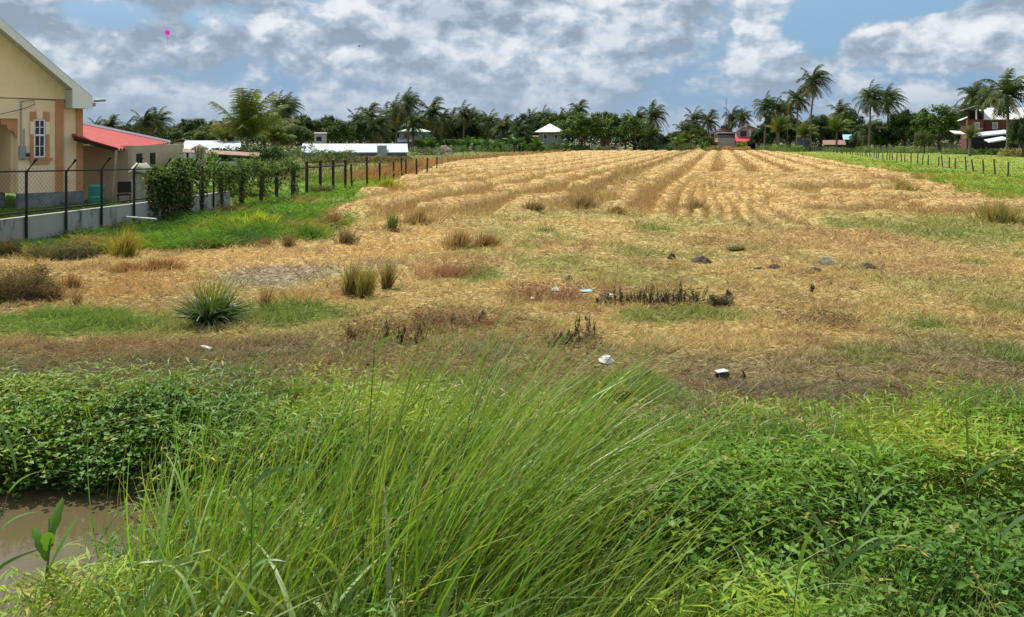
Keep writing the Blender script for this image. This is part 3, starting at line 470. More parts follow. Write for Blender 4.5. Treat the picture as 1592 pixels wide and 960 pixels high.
# big dock leaf plant and cane grasses close by
def dock(px, py, Y, label, n=5, L0=.38):
    X = (px-CX)/F*Y; z0 = EYE-(py-HY)/F*Y; R = np.random.default_rng(px); root = empty('dock_plant', (X, Y, z0), label=label, cat='plant'); mb = MB().tube([(0, 0, 0), (.02*L0*2.6, 0, .2*L0*2.6), (.01, .01, .42*L0*2.6)], [.008, .006, .003], 5); mb.build('stem', m_stem, root)
    for i in range(n):
        a = i*2.4+.4; seg = 8; p = np.array([.01, 0, (.06+.07*i)*L0*2.6]); d = np.array([math.cos(a)*.35, math.sin(a)*.35, 1.0]); d /= np.linalg.norm(d); V = []; wv = []; L_ = L0*R.uniform(.7, 1.1)
        for j in range(seg+1):
            t = j/seg; w = .115*L0*math.sin(PI*min(1, t*.92+.08))**.7*(1+.12*math.sin(j*2.2)); s = np.cross(d, [math.sin(a), -math.cos(a), .3]); s = np.array([-math.sin(a), math.cos(a), 0]); u = np.cross(s, d)
            V += [p-s*w+u*w*.35, p, p+s*w+u*w*.35]; p = p+d*L_/seg; d = d+np.array([math.cos(a)*.05, math.sin(a)*.05, -.07*(i % 3)]); d /= np.linalg.norm(d)
        Q = [];
        for j in range(seg): b_ = j*3; Q += [[b_, b_+1, b_+4, b_+3], [b_+1, b_+2, b_+5, b_+4]]
        npmesh('leaf', V, Q, G_LEAF, np.tile([.10, .22, .03], (len(V), 1)), root, smooth=True)
m_stem = m_plain('green_stem', (.12, .18, .04), .5, .15, 8)
dock(72, 900, 4.6, 'big upright dock leaf plant at the water edge', 4, .30); dock(735, 985, 3.4, 'round leaved plant at the bottom of the sedge', 3, .11)
def cane(px, py_top, Y, h, lean, label, seed, nl=6, ll=.55, lw=.022):
    X = (px-CX)/F*Y; zt = EYE-(py_top-HY)/F*Y; R = np.random.default_rng(seed); root = empty('cane_grass', (X-lean*h, Y, zt-h), label=label, cat='grass stalk', group='tall cane grass stalks at the ditch'); pts = [(lean*h*t**1.4, 0, h*t) for t in np.linspace(0, 1, 7)]
    MB().tube(pts, [.006*(1-.6*t) for t in np.linspace(0, 1, 7)], 5).build('stem', m_stem, root); t = np.linspace(.3, 1, nl); P = np.c_[lean*h*t**1.4, 0*t, h*t]; a = np.arange(nl)*PI+R.normal(0, .5, nl); D = np.c_[np.cos(a)*.45+.2, np.sin(a)*.3, np.ones(nl)]
    V, Q, C = blades(P, D, ll*R.uniform(.7, 1.1, nl), lw, jit(np.tile(np.array((.11, .20, .06)), (nl, 1)), .15, R), np.c_[np.cos(a)*.9+.5, np.sin(a)*.3, -R.uniform(.3, 1.4, nl)], 8, (.2, .26, .1), R, lambda q: (.5+.5*min(1, q*4))*(1-max(0, q-.4)/.6)+.03)
    npmesh('leaf', V, Q, G_BLADE, C, root)
for i, (px, pt, Y, h, ln, t) in enumerate([(1362, 715, 4.7, 1.25, .18, 'tallest cane grass stalk with folded grey green leaves in the lower right weeds'), (1345, 780, 4.5, 1.0, .2, 'cane grass stalk just left of the tallest one in the lower right'), (1505, 715, 4.9, 1.1, .05, 'cane grass stalk with a bent flag leaf near the lower right corner'), (1240, 900, 3.7, .8, .1, 'short cane grass stalk with a wide curved leaf'), (1290, 860, 3.9, .9, .0, 'upright cane grass stalk in the lower right weeds'), (1560, 800, 4.3, .9, .1, 'cane grass stalk by the lower right corner'),
      (582, 545, 4.9, 1.9, .05, 'tallest single sedge stalk above the clump, left of its middle'), (775, 548, 5.0, 1.9, .3, 'single leaning stalk above the middle of the sedge'), (25, 730, 5.0, 1.0, .25, 'leaning stalk over the brown water at the left edge'), (395, 690, 4.1, 1.5, .02, 'dark upright flower stalk in front of the sedge')]):
    cane(px, pt, Y, h, ln, t, 200+i, nl=3 if i in (6, 7) else 6, ll=.3 if i in (6, 7, 9) else .5)

# ------------------------------------------------------------------ yellow house
th = math.radians(47); HC = Vector((-16.4, 31.9, 0)); hx = (math.cos(th), math.sin(th))
def ft(px):      # distance left of the corner along the front
    k = (px-CX)/F; return (HC.x-k*HC.y)/(hx[0]-k*hx[1])
def fz(px, py): t = ft(px); return EYE-(py-HY)/F*(HC.y-t*hx[1])
house = empty('gabled_house', HC, th, label='cream and peach rendered house with a steep white edged gable', cat='house')
wt = fz(100, 155)   # top of the wall band
xw = -11.0; apx = -5.6; zr = lambda x: 3.95+(abs(apx)-abs(x-apx))*.86
px0, px1 = -ft(-40), -ft(28)
def hb(name, mat, x0, y0, z0, x1, y1, z1, par=house, bev=0): return MB().box(x0, y0, z0, x1, y1, z1).build(name, mat, par, bevel=bev)
pl = fz(60, 300)
hb('wall', CREAM, px1, 0, pl, 0, .2, wt); hb('wall', CREAM, px1-8, 0, wt-.75, px1-.002, .198, wt-.003); hb('wall', CREAM, -.2, .202, pl, -.002, 9, wt)
w_ = hb('porch_wall', PEACHW, px1-8, 1.5, 0, px1-.01, 1.7, wt-.01); hb('porch_wall', PEACHW, px1-.18, .202, pl, px1-.002, 1.498, wt-.76)
br = MB().prism([(px1, .05, wt-.75), (px1-.55, .05, wt-.75), (px1-.52, .05, wt-.95), (px1-.36, .05, wt-.98), (px1-.3, .05, wt-1.15), (px1-.12, .05, wt-1.22), (px1-.06, .05, wt-1.42), (px1, .05, wt-1.45)], (0, .12, 0)).build('arch_bracket', PEACH, house)
hb('plinth', PLINTH, px1, -.05, 0, .05, .25, pl-.002); hb('plinth', PLINTH, px1-8, 1.44, 0, px1-.01, 1.498, .55)
MB().prism([(xw, 0, wt+.05), (0, 0, wt+.05), (0, 0, zr(0)), (apx, 0, zr(apx)), (xw, 0, zr(xw))], (0, .2, 0)).build('gable_wall', CREAM2, house)
hb('gable_band', CREAM, xw, -.03, wt+.002, .0, .2, wt+.049)
for a, b2 in ((ft(86), ft(98)), (ft(118.5), ft(128))): hb('pilaster', PEACH, -a, -.07, pl, -b2, -.002, wt-.01 if a > .5 else wt-.08)
# roof with deep front overhang
ov = .8; eo = .08
for sx in (1, -1):
    xe = 0+eo if sx == 1 else xw-eo; ze = zr(0)-eo*.86
    MB().prism([(apx, -ov, zr(apx)+.26), (xe, -ov, ze+.26), (xe, -ov, ze+.2), (apx, -ov, zr(apx)+.2)], (0, 11, 0)).build('roof', ZINC, house)
    MB().prism([(apx, -ov, zr(apx)+.197), (xe, -ov, ze+.197), (xe, -ov, ze-.10), (apx, -ov, zr(apx)-.10)], (0, .05, 0)).build('fascia', FASCIA, house)
    MB().prism([(apx, -ov+.052, zr(apx)+.0), (xe, -ov+.052, ze+.0), (xe, -ov+.052, ze-.03), (apx, -ov+.052, zr(apx)-.03)], (0, 11, 0)).build('soffit', SOFFIT, house)
ze = zr(0)-eo*.86
MB().prism([(eo-.003, -ov-.002, ze-.203), (-.62, -ov-.002, ze-.203), (-.62, -ov-.002, ze+.5), (eo-.003, -ov-.002, ze-.05)], (0, .06, 0)).build('eave_return', FASCIA, house)
MB().prism([(-.62, -ov+.06, ze-.2), (-.59, -ov+.06, ze-.2), (-.59, -ov+.06, ze+.48), (-.62, -ov+.06, ze+.48)], (0, ov-.07, 0)).build('eave_return', SOFFIT, house)
hb('eave_return', SOFFIT, -.58, -ov+.06, ze-.2, eo-.06, -.01, ze-.17)
MB().box(eo-.02, -ov, ze-.12, eo+.12, 10, ze+.02).build('gutter', GREYM, house); MB().tube([(eo+.1, -ov+.1, ze+.1), (eo+.5, -ov+.1, ze+.14)], .055, 8).build('gutter_outlet', GREYM, house)
# window, surround and grille
wx0, wx1 = -ft(52), -ft(69.5); wz0, wz1 = fz(60, 245), fz(60, 186); sx0, sx1 = -ft(46.5), -ft(76)
win = hb('window', WHITE, wx0, -.045, wz0, wx1, -.005, wz1)
MB().box(wx0+.05, -.05, wz0+.05, wx1-.05, -.047, wz1-.05).build('pane', GLASS, win)
gm = MB(); zm = (wz0+wz1)/2+.12
gm.box(wx0+.05, -.07, zm-.03, wx1-.05, -.052, zm+.03); xm = (wx0+wx1)/2; gm.box(xm-.015, -.068, wz0+.05, xm+.015, -.053, zm-.032); gm.box(xm-.015, -.068, zm+.032, xm+.015, -.053, wz1-.05)
for zz in ((wz0+zm)/2, (wz1+zm)/2): gm.box(wx0+.05, -.066, zz-.012, xm-.017, -.054, zz+.012); gm.box(xm+.017, -.066, zz-.012, wx1-.05, -.054, zz+.012)
gm.build('grille', WHITE, win)
sm = MB(); zt = wz1+.28; zq = wz1-.55
sm.box(sx0, -.06, wz1+.004, sx1, -.003, zt); sm.box(sx0, -.055, wz0-.02, wx0-.005, -.003, wz1+.004); sm.box(wx1+.005, -.055, wz0-.02, sx1, -.003, wz1+.004); MB().box(sx0-.01, -.075, zq, wx0-.01, -.057, wz1-.08).build('corner_block', CREAM, house); MB().box(wx1+.01, -.075, zq, sx1+.01, -.057, wz1-.08).build('corner_block', CREAM, house); sm.box(sx0-.05, -.09, wz0-.1, sx1+.1, -.003, wz0-.02); sm.box(sx0, -.075, wz0-.24, sx1, -.003, wz0-.1)
sm.build('window_surround', PEACH, house); MB().prism([(xm-.09, -.07, wz1+.01), (xm+.09, -.07, wz1+.01), (xm+.12, -.07, zt+.1), (xm-.12, -.07, zt+.1)], (0, .066, 0)).build('keystone', CREAM, house)
cx = -ft(32); MB().tube([(cx, -.04, fz(32, 228)), (cx, -.04, fz(31, 157))], .022, 6).tube([(cx+.1, -.04, fz(32, 228)), (cx+.1, -.04, fz(31, 200))], .018, 6).build('conduit', GREYM, house)
mt = MB().box(cx-.08, -.14, fz(36, 248), cx+.16, -.003, fz(36, 227)).build('meter_box', GREYM, house, bevel=.02); MB().lathe([(0, .06), (.06, .055), (.075, 0)], 16).build('meter_dial', GLASS, mt, loc=(cx+.2, -.16, fz(36, 241))).rotation_euler = (PI/2, 0, 0)
wp = [(cx+.02, -.06, fz(31, 158)), (cx+.42, -.08, fz(40, 156)), (cx+.44, -.09, fz(40, 162)), (cx+.1, -.10, fz(32, 169)), (cx-.4, -.15, fz(22, 175)), (cx-1.5, -.25, fz(0, 187)), (cx-4, -.5, fz(0, 190))]
MB().tube(wp, .012, 5).build('service_wire', BLACKP, house)

# ------------------------------------------------------------------ out-building with red roof
ob = empty('red_roof_outbuilding', (0, 0, 0), label='tan rendered out-building with a faded red corrugated roof behind the iron fence', cat='outbuilding')
c1, c2, c3 = at(128, 300, 33.4), at(205, 300, 33.0), at(286, 300, 42.5); wtop = 2.28
def wallq(a, b, z0, z1, name, mat, th_=.15, par=ob):
    ax, ay, bx, by = a[0], a[1], b[0], b[1]; L_ = math.hypot(bx-ax, by-ay); nx, ny = -(by-ay)/L_*th_, (bx-ax)/L_*th_
    return MB().hexa([(ax, ay, z0), (bx, by, z0), (bx+nx, by+ny, z0), (ax+nx, ay+ny, z0), (ax, ay, z1), (bx, by, z1), (bx+nx, by+ny, z1), (ax+nx, ay+ny, z1)]).build(name, mat, par)
wallq(c1, c2, 0, wtop, 'wall', TAN); wallq(c2, c3, 0, wtop, 'wall', TAN)
c4 = (c3[0]-7, c3[1]-1, 0); wallq(c3, c4, 0, wtop, 'wall', TAN)
dx, dy = (c3[0]-c2[0]), (c3[1]-c2[1]); dl = math.hypot(dx, dy); dx /= dl; dy /= dl
for pa in (216.2, 237):
    k = (pa-CX)/F; t = (c2[0]-k*c2[1])/(k*dy-dx); bx, by = c2[0]+dx*t, c2[1]+dy*t
    q = lambda a, o: (bx+dx*a+dy*o, by+dy*a-dx*o)
    P = [q(-.42, .01), q(.42, .01), q(.42, .03), q(-.42, .03)]; zb, zt = 1.25, 1.95
    wn = MB().hexa([(p[0], p[1], zb) for p in P]+[(p[0], p[1], zt) for p in P]).build('window', WOODD, ob)
    P = [q(-.36, .031), q(.36, .031), q(.36, .04), q(-.36, .04)]; MB().hexa([(p[0], p[1], zb+.05) for p in P]+[(p[0], p[1], zt-.05) for p in P]).build('pane', DARK, wn)
def corr(A, B, D, Fp, nu, nv, amp, name, mat, par, thick=.02):
    """corrugated sheet: A-B upper edge, Fp-D lower edge, ribs run from A towards B"""
    A, B, D, Fp = map(np.array, (A, B, D, Fp)); u = np.linspace(0, 1, nu); v = np.linspace(0, 1, nv); U, Vv = np.meshgrid(u, v); P = ((A*(1-U[..., None])+B*U[..., None])*(1-Vv[..., None])+(Fp*(1-U[..., None])+D*U[..., None])*Vv[..., None]); P[..., 2] += amp*np.sin(np.arange(nv)*PI/2)[:, None]
    T = P.reshape(-1, 3); Bt = T-[0, 0, thick]; m = nu; i = (np.arange(nv-1)[:, None]*m+np.arange(nu-1)[None, :]).ravel(); q = np.c_[i, i+1, i+1+m, i+m]; n0 = len(T); e = np.arange((nv-1)*m, nv*m-1); f_ = np.arange(0, nv-1)*m
    s1 = np.c_[e, e+1, e+1+n0, e+n0]; s2 = np.c_[f_, f_+m, f_+m+n0, f_+n0]; return npmesh(name, np.r_[T, Bt], np.r_[q, q[:, ::-1]+n0, s1, s2], mat, None, par, smooth=False)
A, B_, D_, F_ = at(112, 192, 38), at(263, 223, 43), at(183, 232.5, 31.8), at(112, 212, 31)
corr(A, B_, D_, F_, 10, 90, .055, 'roof', REDROOF, ob); MB().tube([(A[0], A[1], A[2]+.06), (B_[0], B_[1], B_[2]+.05)], .12, 6).build('ridge_cap', ZINC, ob)
MB().tube([(F_[0], F_[1]+.1, F_[2]-.1), (D_[0], D_[1]+.1, D_[2]-.07)], .05, 4).build('eave_beam', WOODD, ob)
tag(MB().tube([at(174, 318, 31.4), at(181, 233.8, 31.6)], .045, 6).build('prop_pole', WOODP), 'thin leaning pale pole propping the red roof corner', 'pole')
p = at(150, 316, 31); b = empty('teal_drum', (p[0], p[1], 0), label='teal plastic drum standing beside the out-building', cat='drum'); MB().lathe([(0, 0), (.24, 0), (.26, .1), (.27, .12), (.27, .75), (.29, .78), (.29, .82), (.26, .83), (.25, .6), (.24, .1)], 24).build('body', TEAL, b, smooth=True); MB().lathe([(.272, .34), (.285, .36), (.285, .40), (.272, .42)], 24).build('rim', TEAL, b)
# old chair by the wall
p = at(193, 316, 31.5); b = empty('garden_chair', (p[0], p[1], 0), .4, label='dark old chair standing against the tan wall', cat='chair')
MB().box(-.24, -.24, .42, .24, .24, .47).build('seat', DARK, b); MB().box(-.24, .2, .5, .24, .24, .92).build('backrest', DARK, b)
for sx in (-.2, .2):
    for sy in (-.2, .2): MB().box(sx-.02, sy-.02, 0, sx+.02, sy+.02, .42).build('leg', WOODD, b)
# sacking stump
p = at(216, 318, 29.5); b = empty('scare_figure', (p[0], p[1], 0), label='post draped with grey sacking and a floppy dark cap by the fence', cat='draped post')
R = np.random.default_rng(2); m = MB(); prof = [(.16, 0), (.20, .3), (.15, .6), (.22, .9), (.2, 1.25), (.12, 1.45), (0, 1.5)]; m.lathe(prof, 14); m.v = [(x*(1+.25*math.sin(7*z+3*math.atan2(y, x))), y, z) for x, y, z in m.v]; m.build('sacking', SACK, b, smooth=True)
m = MB().lathe([(.0, 1.68), (.16, 1.64), (.26, 1.52), (.36, 1.36), (.30, 1.34), (.18, 1.44)], 14); m.v = [(x*1.2+.05, y, z+.06*math.sin(3*math.atan2(y, x))) for x, y, z in m.v]; m.build('cap', PALECL, b, smooth=True); MB().tube([(0, 0, 0), (0, 0, 1.4)], .05, 6).build('post', WOODD, b)

# ------------------------------------------------------------------ concrete wall with iron fence
wy = np.linspace(14.5, 30.5, 33); wx = fence_x(wy); wtz = .64
m = MB()
for i in range(len(wy)-1): m.hexa([(wx[i], wy[i], -.1), (wx[i+1], wy[i+1], -.1), (wx[i+1]-.16, wy[i+1], -.1), (wx[i]-.16, wy[i], -.1), (wx[i], wy[i], wtz), (wx[i+1], wy[i+1], wtz), (wx[i+1]-.16, wy[i+1], wtz), (wx[i]-.16, wy[i], wtz)])
tag(m.build('concrete_wall', CONC), 'low stained concrete wall under the black iron fence', 'wall')
def yfence(px):
    Ys_ = np.linspace(12, 70, 4000); e = fence_x(Ys_)/Ys_-(px-CX)/F; return float(Ys_[np.argmin(np.abs(e))])
fen = empty('iron_fence', (0, 0, 0), label='black iron fence with bent post tops and wire mesh on the concrete wall', cat='fence')
pp = [-30, 38, 100, 155, 206, 251, 293, 330]
for px in pp:
    Yp = yfence(px) if px > 0 else 18.6; x = float(fence_x(Yp)); zt = EYE-(268-HY)/F*Yp-.0 if px < 120 else EYE-(263-HY)/F*Yp
    MB().tube([(x+.05, Yp, -.05), (x+.05, Yp, zt), (x+.29, Yp+.03, zt+.33)], .034, 6).build('post', IRON, fen)
ry = np.linspace(14.5, 27.5, 14); top = [(float(fence_x(y))+.05, y, EYE-(np.interp(y, [18, 30], [268.5, 259])-HY)/F*y) for y in ry]; MB().tube(top, .022, 6).build('rail', IRON, fen)
MB().tube([(float(fence_x(y))+.05, y, wtz+.12) for y in ry], .022, 6).build('rail', IRON, fen)
m = MB(); dlt = .12
for k_ in range(int(13/dlt)+12):
    for sg in (1, -1):
        y0 = 14.5+k_*dlt; pts = [(float(fence_x(y0+sg*t))+.05, y0+sg*t, wtz+.12+t) for t in (0, .5, 1.05)]
        if sg*1.05+y0 > 14.5 and y0+max(0, sg)*1.05 < 27.6: m.tube(pts, .0022, 3, cap=False)
m.build('wire_mesh', IRON, fen)

# creepers over the fence
def creeper(pxa, pxb, zt0, zt1, nst, lmin, lmax, ntop, col, label, seed=1, lf=.09):
    R = np.random.default_rng(seed); P = []; tops = []; st = []
    def base(px): Yt = np.interp(px, [pxa, (pxa+pxb)/2, pxb], [yfence(pxa), yfence((pxa+pxb)/2), yfence(pxb)]); tt = (px-pxa)/(pxb-pxa); return fence_x(Yt)+.06, Yt, zt0+(zt1-zt0)*tt+(fbm(px*.12, px*0, seed, 3)-.5)*1.15
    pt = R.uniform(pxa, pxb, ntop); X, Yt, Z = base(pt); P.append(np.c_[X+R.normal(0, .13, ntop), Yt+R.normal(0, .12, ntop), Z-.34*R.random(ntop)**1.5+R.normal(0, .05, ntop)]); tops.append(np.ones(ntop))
    ps = R.uniform(pxa, pxb, nst); X, Yt, Z = base(ps); ln = R.uniform(lmin, lmax, nst)
    for q in range(nst):
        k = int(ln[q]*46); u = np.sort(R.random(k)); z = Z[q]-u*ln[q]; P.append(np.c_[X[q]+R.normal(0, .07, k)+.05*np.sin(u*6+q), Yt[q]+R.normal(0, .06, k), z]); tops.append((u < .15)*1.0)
    P = np.concatenate(P); T = np.concatenate(tops); ok = P[:, 2] > .02; P = P[ok]; T = T[ok]; k = len(P); C = mixc(np.tile(np.array(col), (k, 1)), (.15, .23, .04), T*(R.random(k) < .65)); C = mixc(C, (.22, .16, .08), (T < .5)*(R.random(k) < .25)*.8)  # sunlight painted in: top leaves coloured lighter, hanging ones left dark as shadow
    A = rdir(k, 0, 1, R); A[:, 2] = R.uniform(-1, .4, k); lv = leaves(P, A, rdir(k, .6, 1, R)+[.4, -.6, 0], lf*R.uniform(.6, 1.3, k), lf*.8, jit(C, .3, R))
    st = blades(np.c_[X, Yt, Z], np.tile([0, 0, -1.], (nst, 1))+R.normal(0, .1, (nst, 3)), ln, .014, jit(np.tile(np.array((.10, .08, .05)), (nst, 1)), .3, R), None, 4); V, Q, Cc = join([lv, st]); return tag(npmesh('creeper', V, Q, TREE, Cc), label, 'creeper')
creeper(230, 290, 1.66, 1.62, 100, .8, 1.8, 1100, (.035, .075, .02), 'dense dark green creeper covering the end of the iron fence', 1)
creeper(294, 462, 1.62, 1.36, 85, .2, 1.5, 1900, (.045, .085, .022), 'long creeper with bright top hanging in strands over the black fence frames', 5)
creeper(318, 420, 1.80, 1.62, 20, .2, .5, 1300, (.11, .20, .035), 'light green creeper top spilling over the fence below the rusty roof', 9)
# wooden fence frames: posts with a top rail
rf = empty('rail_fence', (0, 0, 0), label='row of black wooden posts joined by a top rail beside the creeper', cat='fence')
R = np.random.default_rng(8); tp = []
for px, tpy, bpy_ in ((313, 254, 326), (344, 256, 324), (375, 254, 323), (406, 254, 320), (430, 254, 318), (455, 254, 316), (477, 251, 308), (498, 250, 300), (518, 249, 297), (537, 249, 292)):
    Y_ = yfence(px); x = float(fence_x(Y_)); zt = EYE-(tpy-HY)/F*Y_; MB().box(-.06, -.06, -.1, .06, .06, zt).build('post', WOODD, rf, loc=(x, Y_, 0)); tp.append((x, Y_-.08, zt-.28))
for a, b2 in zip(tp[:-1], tp[1:]): MB().tube([a, b2], .05, 4).build('rail', WOODD, rf)
# thin wire fence posts
for i, (px, tpy, bpy_, tl) in enumerate([(547, 256, 291, 'short thin black post just right of the railed posts'), (571, 244, 292, 'tallest thin black post right of the railed posts'), (591, 253, 291, 'thin black post, next right of the tallest one'), (612, 252, 281, 'thin black post behind yellow green weeds, middle of the row'), (625, 244, 276, 'tall slim black post standing close behind another'), (631, 249, 276, 'slim black post close in front of the tall slim one'), (648, 247, 284, 'long thin black post before the golden straw'), (664, 246, 276, 'thin black post, last but one before the straw rows'), (679, 244, 268, 'farthest thin black post at the straw edge')]):
    Y_ = gy(bpy_); x = (px-CX)/F*Y_; h = (bpy_-tpy)/F*Y_; m = MB().tube([(0, 0, -.1), (R.normal(0, .02), 0, h)], .055, 5); tag(m.build('fence_post', WOODD, loc=(x, Y_, 0)), tl, 'fence post', 'thin black posts right of the railing')
# meadow fence posts on the right
yy = 57.4; i = 0; base = MB().tube([(0, 0, -.1), (.02, 0, .6), (.0, .01, 1.12)], [.065, .06, .055], 6).build('fence_post', m_plain('weathered_post', (.12, .10, .08), .9, .3, 9, .3)); GRP = 'wooden posts along the meadow on the right'
ords = 'nearest second third fourth fifth sixth seventh eighth ninth tenth eleventh twelfth thirteenth fourteenth fifteenth sixteenth seventeenth eighteenth nineteenth twentieth'.split()
while yy < 176:
    o = base if i == 0 else base.copy()
    if i: COL.objects.link(o)
    o.location = (17.8+.28*yy+R.normal(0, .12), yy, 0); o.rotation_euler = (R.normal(0, .05), R.normal(0, .05), R.random()*3); o.scale = (1, 1, R.uniform(.82, 1.12))
    lab = (f'{ords[i]} weathered wooden post counted from the near end of the meadow fence' if i else 'nearest weathered wooden post of the meadow fence') if i < 20 else 'weathered wooden post in the far dense end of the meadow fence'
    tag(o, lab, 'fence post', GRP); yy += 2.75+R.normal(0, .2); i += 1
def plankfence(pxa, pxb, Y, tpy, label, mat=WOODG, slats=True, bpy_=236, nm='plank_fence', sp=.28):
    xa, xb = (pxa-CX)/F*Y, (pxb-CX)/F*Y; h = EYE-(tpy-HY)/F*Y; R = np.random.default_rng(int(pxa)); root = empty(nm, (xa, Y, 0), label=label, cat='fence'); m = MB(); x = 0
    while x < xb-xa: m.box(x, 0, -.1, x+sp*.8, .04, h*R.uniform(.86, 1.06)); x += sp
    m.build('board', mat, root); m = MB(); m.box(0, .045, h*.3, xb-xa, .1, h*.36); m.box(0, .045, h*.75, xb-xa, .1, h*.81); m.build('rail', WOODD, root); return root
plankfence(1196, 1292, 186, 227.5, 'grey uneven plank fence under the tall palms'); plankfence(1444, 1502, 172, 224, 'grey plank fence left of the maroon house'); plankfence(1040, 1100, 196, 229, 'dark plank fence at the far field end', WOODD)
w0 = at(888, 227, 195); w1 = at(962, 227, 195); m = MB()
for k_ in range(8):
    a = w0[0]+(w1[0]-w0[0])*k_/8; m.box(a, 195, -.1, a+(w1[0]-w0[0])/8-.12, 195.2, 1.15-.12*(k_ % 3)); m.box(a+(w1[0]-w0[0])/8-.115, 194.95, -.1, a+(w1[0]-w0[0])/8-.005, 195.25, 1.35)
tag(m.build('block_wall', GREYW), 'blue grey low block wall under the rounded trees at the far field end', 'wall')

# ------------------------------------------------------------------ far buildings
def building(name, label, px0, px1, Y, eave_py, apex_py, wm, rm, roof='hip', rot=0, depth=7, over=.5, wins=(), base=0, cat='house', dark=False, front_py=None):
    rot = -math.atan(((px0+px1)/2-CX)/F)*.9
    xa, xb = (px0-CX)/F*Y, (px1-CX)/F*Y; w = xb-xa; e = EYE-(eave_py-HY)/F*Y; a = EYE-(apex_py-HY)/F*Y
    root = empty(name, ((xa+xb)/2, Y, base), rot, label=label, cat=cat); h = w/2-over
    MB().box(-h, 0, -.2, h, depth, e-base).build('wall', wm, root); E = e-base; A = a-base; o = over; H = h+o; y0, y1 = -o, depth+o; m = MB(); t = .12
    if roof == 'hip':
        k = min(H, (y1-y0)/2)*.95; r0, r1 = (-(H-k), H-k); c = (y0+y1)/2; P = [(-H, y0, E+.01), (H, y0, E+.01), (H, y1, E+.01), (-H, y1, E+.01), (r0-.01, c, A), (r1+.01, c, A)]
        for f in ((0, 1, 5, 4), (1, 2, 5), (2, 3, 4, 5), (3, 0, 4), (3, 2, 1, 0)): m.poly([P[q] for q in f])
        m.box(-H-.02, y0-.02, E-.13, H+.02, y1+.02, E+.002)
    elif roof == 'front':    # gable faces the camera
        m.prism([(-H, y0, E), (0, y0, A), (H, y0, E), (H, y0, E+t), (0, y0, A+t), (-H, y0, E+t)], (0, y1-y0, 0)); MB().prism([(-h, .01, E-.01), (h, .01, E-.01), (0, .01, A-.25)], (0, .15, 0)).build('gable_wall', wm, root)
    elif roof == 'side':     # ridge parallel to the front
        c = depth/2; m.prism([(-H, y0, E), (-H, c, A), (-H, y1, E), (-H, y1, E+t), (-H, c, A+t), (-H, y0, E+t)], (2*H, 0, 0)); 
        for sx in (-h, h-.15): MB().prism([(sx, .0, E-.01), (sx, depth, E-.01), (sx, c, A-.05)], (.15, 0, 0)).build('gable_wall', wm, root)
    elif roof == 'mono':
        m.prism([(-H, y0, E), (-H, y1, A), (-H, y1, A+t), (-H, y0, E+t)], (2*H, 0, 0))
    m.build('roof', rm, root)
    for (wx_, wy_, ww, wh) in wins:   # measured in photo px
        x = (wx_-CX)/F*Y-(xa+xb)/2; z = EYE-(wy_-HY)/F*Y-base; u = ww/F*Y/2; v = wh/F*Y/2; f = MB().box(x-u-.1, -.08, z-v-.1, x+u+.1, -.003, z+v+.1).build('window', WHITE if not dark else WOODD, root); MB().box(x-u, -.10, z-v, x+u, -.082, z+v).build('pane', GLASS, f)
    return root
building('green_roof_house', 'grey house with pale green roof behind the palms at left', 616, 672, 195, 205, 198, GREYW, PALEG, 'hip', wins=[(632, 212.5, 5, 7), (658, 212.5, 5, 7)], over=.7)
m = MB().prism([(0, 0, 0), (0, -1.6, -.5), (0, -1.6, -.4), (0, 0, .1)], (7.6, 0, 0)); m.build('awning', ZINC, bpy.data.objects['green_roof_house'], loc=(-3.9, -.05, EYE-(219-HY)/F*195+.2))
building('hip_roof_house', 'grey house with a bright white hip roof left of the rounded mango trees', 831, 879, 190, 205.5, 192.5, GREYW, OFFW, 'hip', depth=6.5, wins=[(848, 213, 5, 6), (864, 213, 4, 6)], over=.9)
building('lilac_hut', 'small lilac walled hut left of the white hip roof house', 824, 837, 200, 213.5, 211.5, m_plain('lilac_wall', (.35, .28, .36), .85, .1, 1), RUST, 'mono', depth=3, over=.2)
building('brown_hut', 'brown house glimpsed between the two rounded trees', 931, 950, 205, 203, 200, m_plain('brown_wall', (.22, .11, .08), .85, .2, 1), m_plain('brown_roof', (.38, .30, .26), .7, .2, 1), 'mono', depth=5, over=.3, wins=[(942, 212, 5, 6)], dark=True)
building('pink_house', 'pink house with a red brown gable roof left of the red porch house', 1097, 1146, 222, 207.5, 201, PINKW, m_plain('redbrown_roof', (.30, .14, .11), .7, .2, 1), 'front', depth=8, wins=[(1108, 211, 5, 6), (1116, 211, 3, 6)], over=.6)
ph = bpy.data.objects['pink_house']; u = 222/F
MB().box(0, -4, 0, 26*u, -1.0, .18).build('balcony_roof', WHITE, ph, loc=((1114-1121.5)*u, 0, EYE-(207.5-HY)*u)); MB().box(0, -4, 0, 26*u, -1, 14*u).build('balcony_wall', BEIGE, ph, loc=((1115-1121.5)*u, 0, EYE-(229-HY)*u)); MB().prism([(0, -5, -.6), (0, -1, .5), (0, -1, .62), (0, -5, -.48)], (24*u, 0, 0)).build('porch_roof', RUST, ph, loc=((1093-1121.5)*u, 0, EYE-(218-HY)*u))
for k_ in range(9): MB().box(0, -4.02, 0, .08, -3.95, .75).build('baluster', WHITE, ph, loc=((1115.5-1121.5+k_*3)*u, 0, EYE-(214.8-HY)*u))
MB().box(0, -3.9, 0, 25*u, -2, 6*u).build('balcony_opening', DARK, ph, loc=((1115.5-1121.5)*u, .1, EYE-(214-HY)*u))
building('red_porch_house', 'two storey house with pale gable and a bright red porch roof', 1142, 1183, 215, 203, 195, BEIGE, OFFW, 'front', depth=9, wins=[(1156, 208, 8, 7), (1172, 208, 4, 7)], dark=True, over=.7)
rh = bpy.data.objects['red_porch_house']; u = 215/F; mx = 1162.5
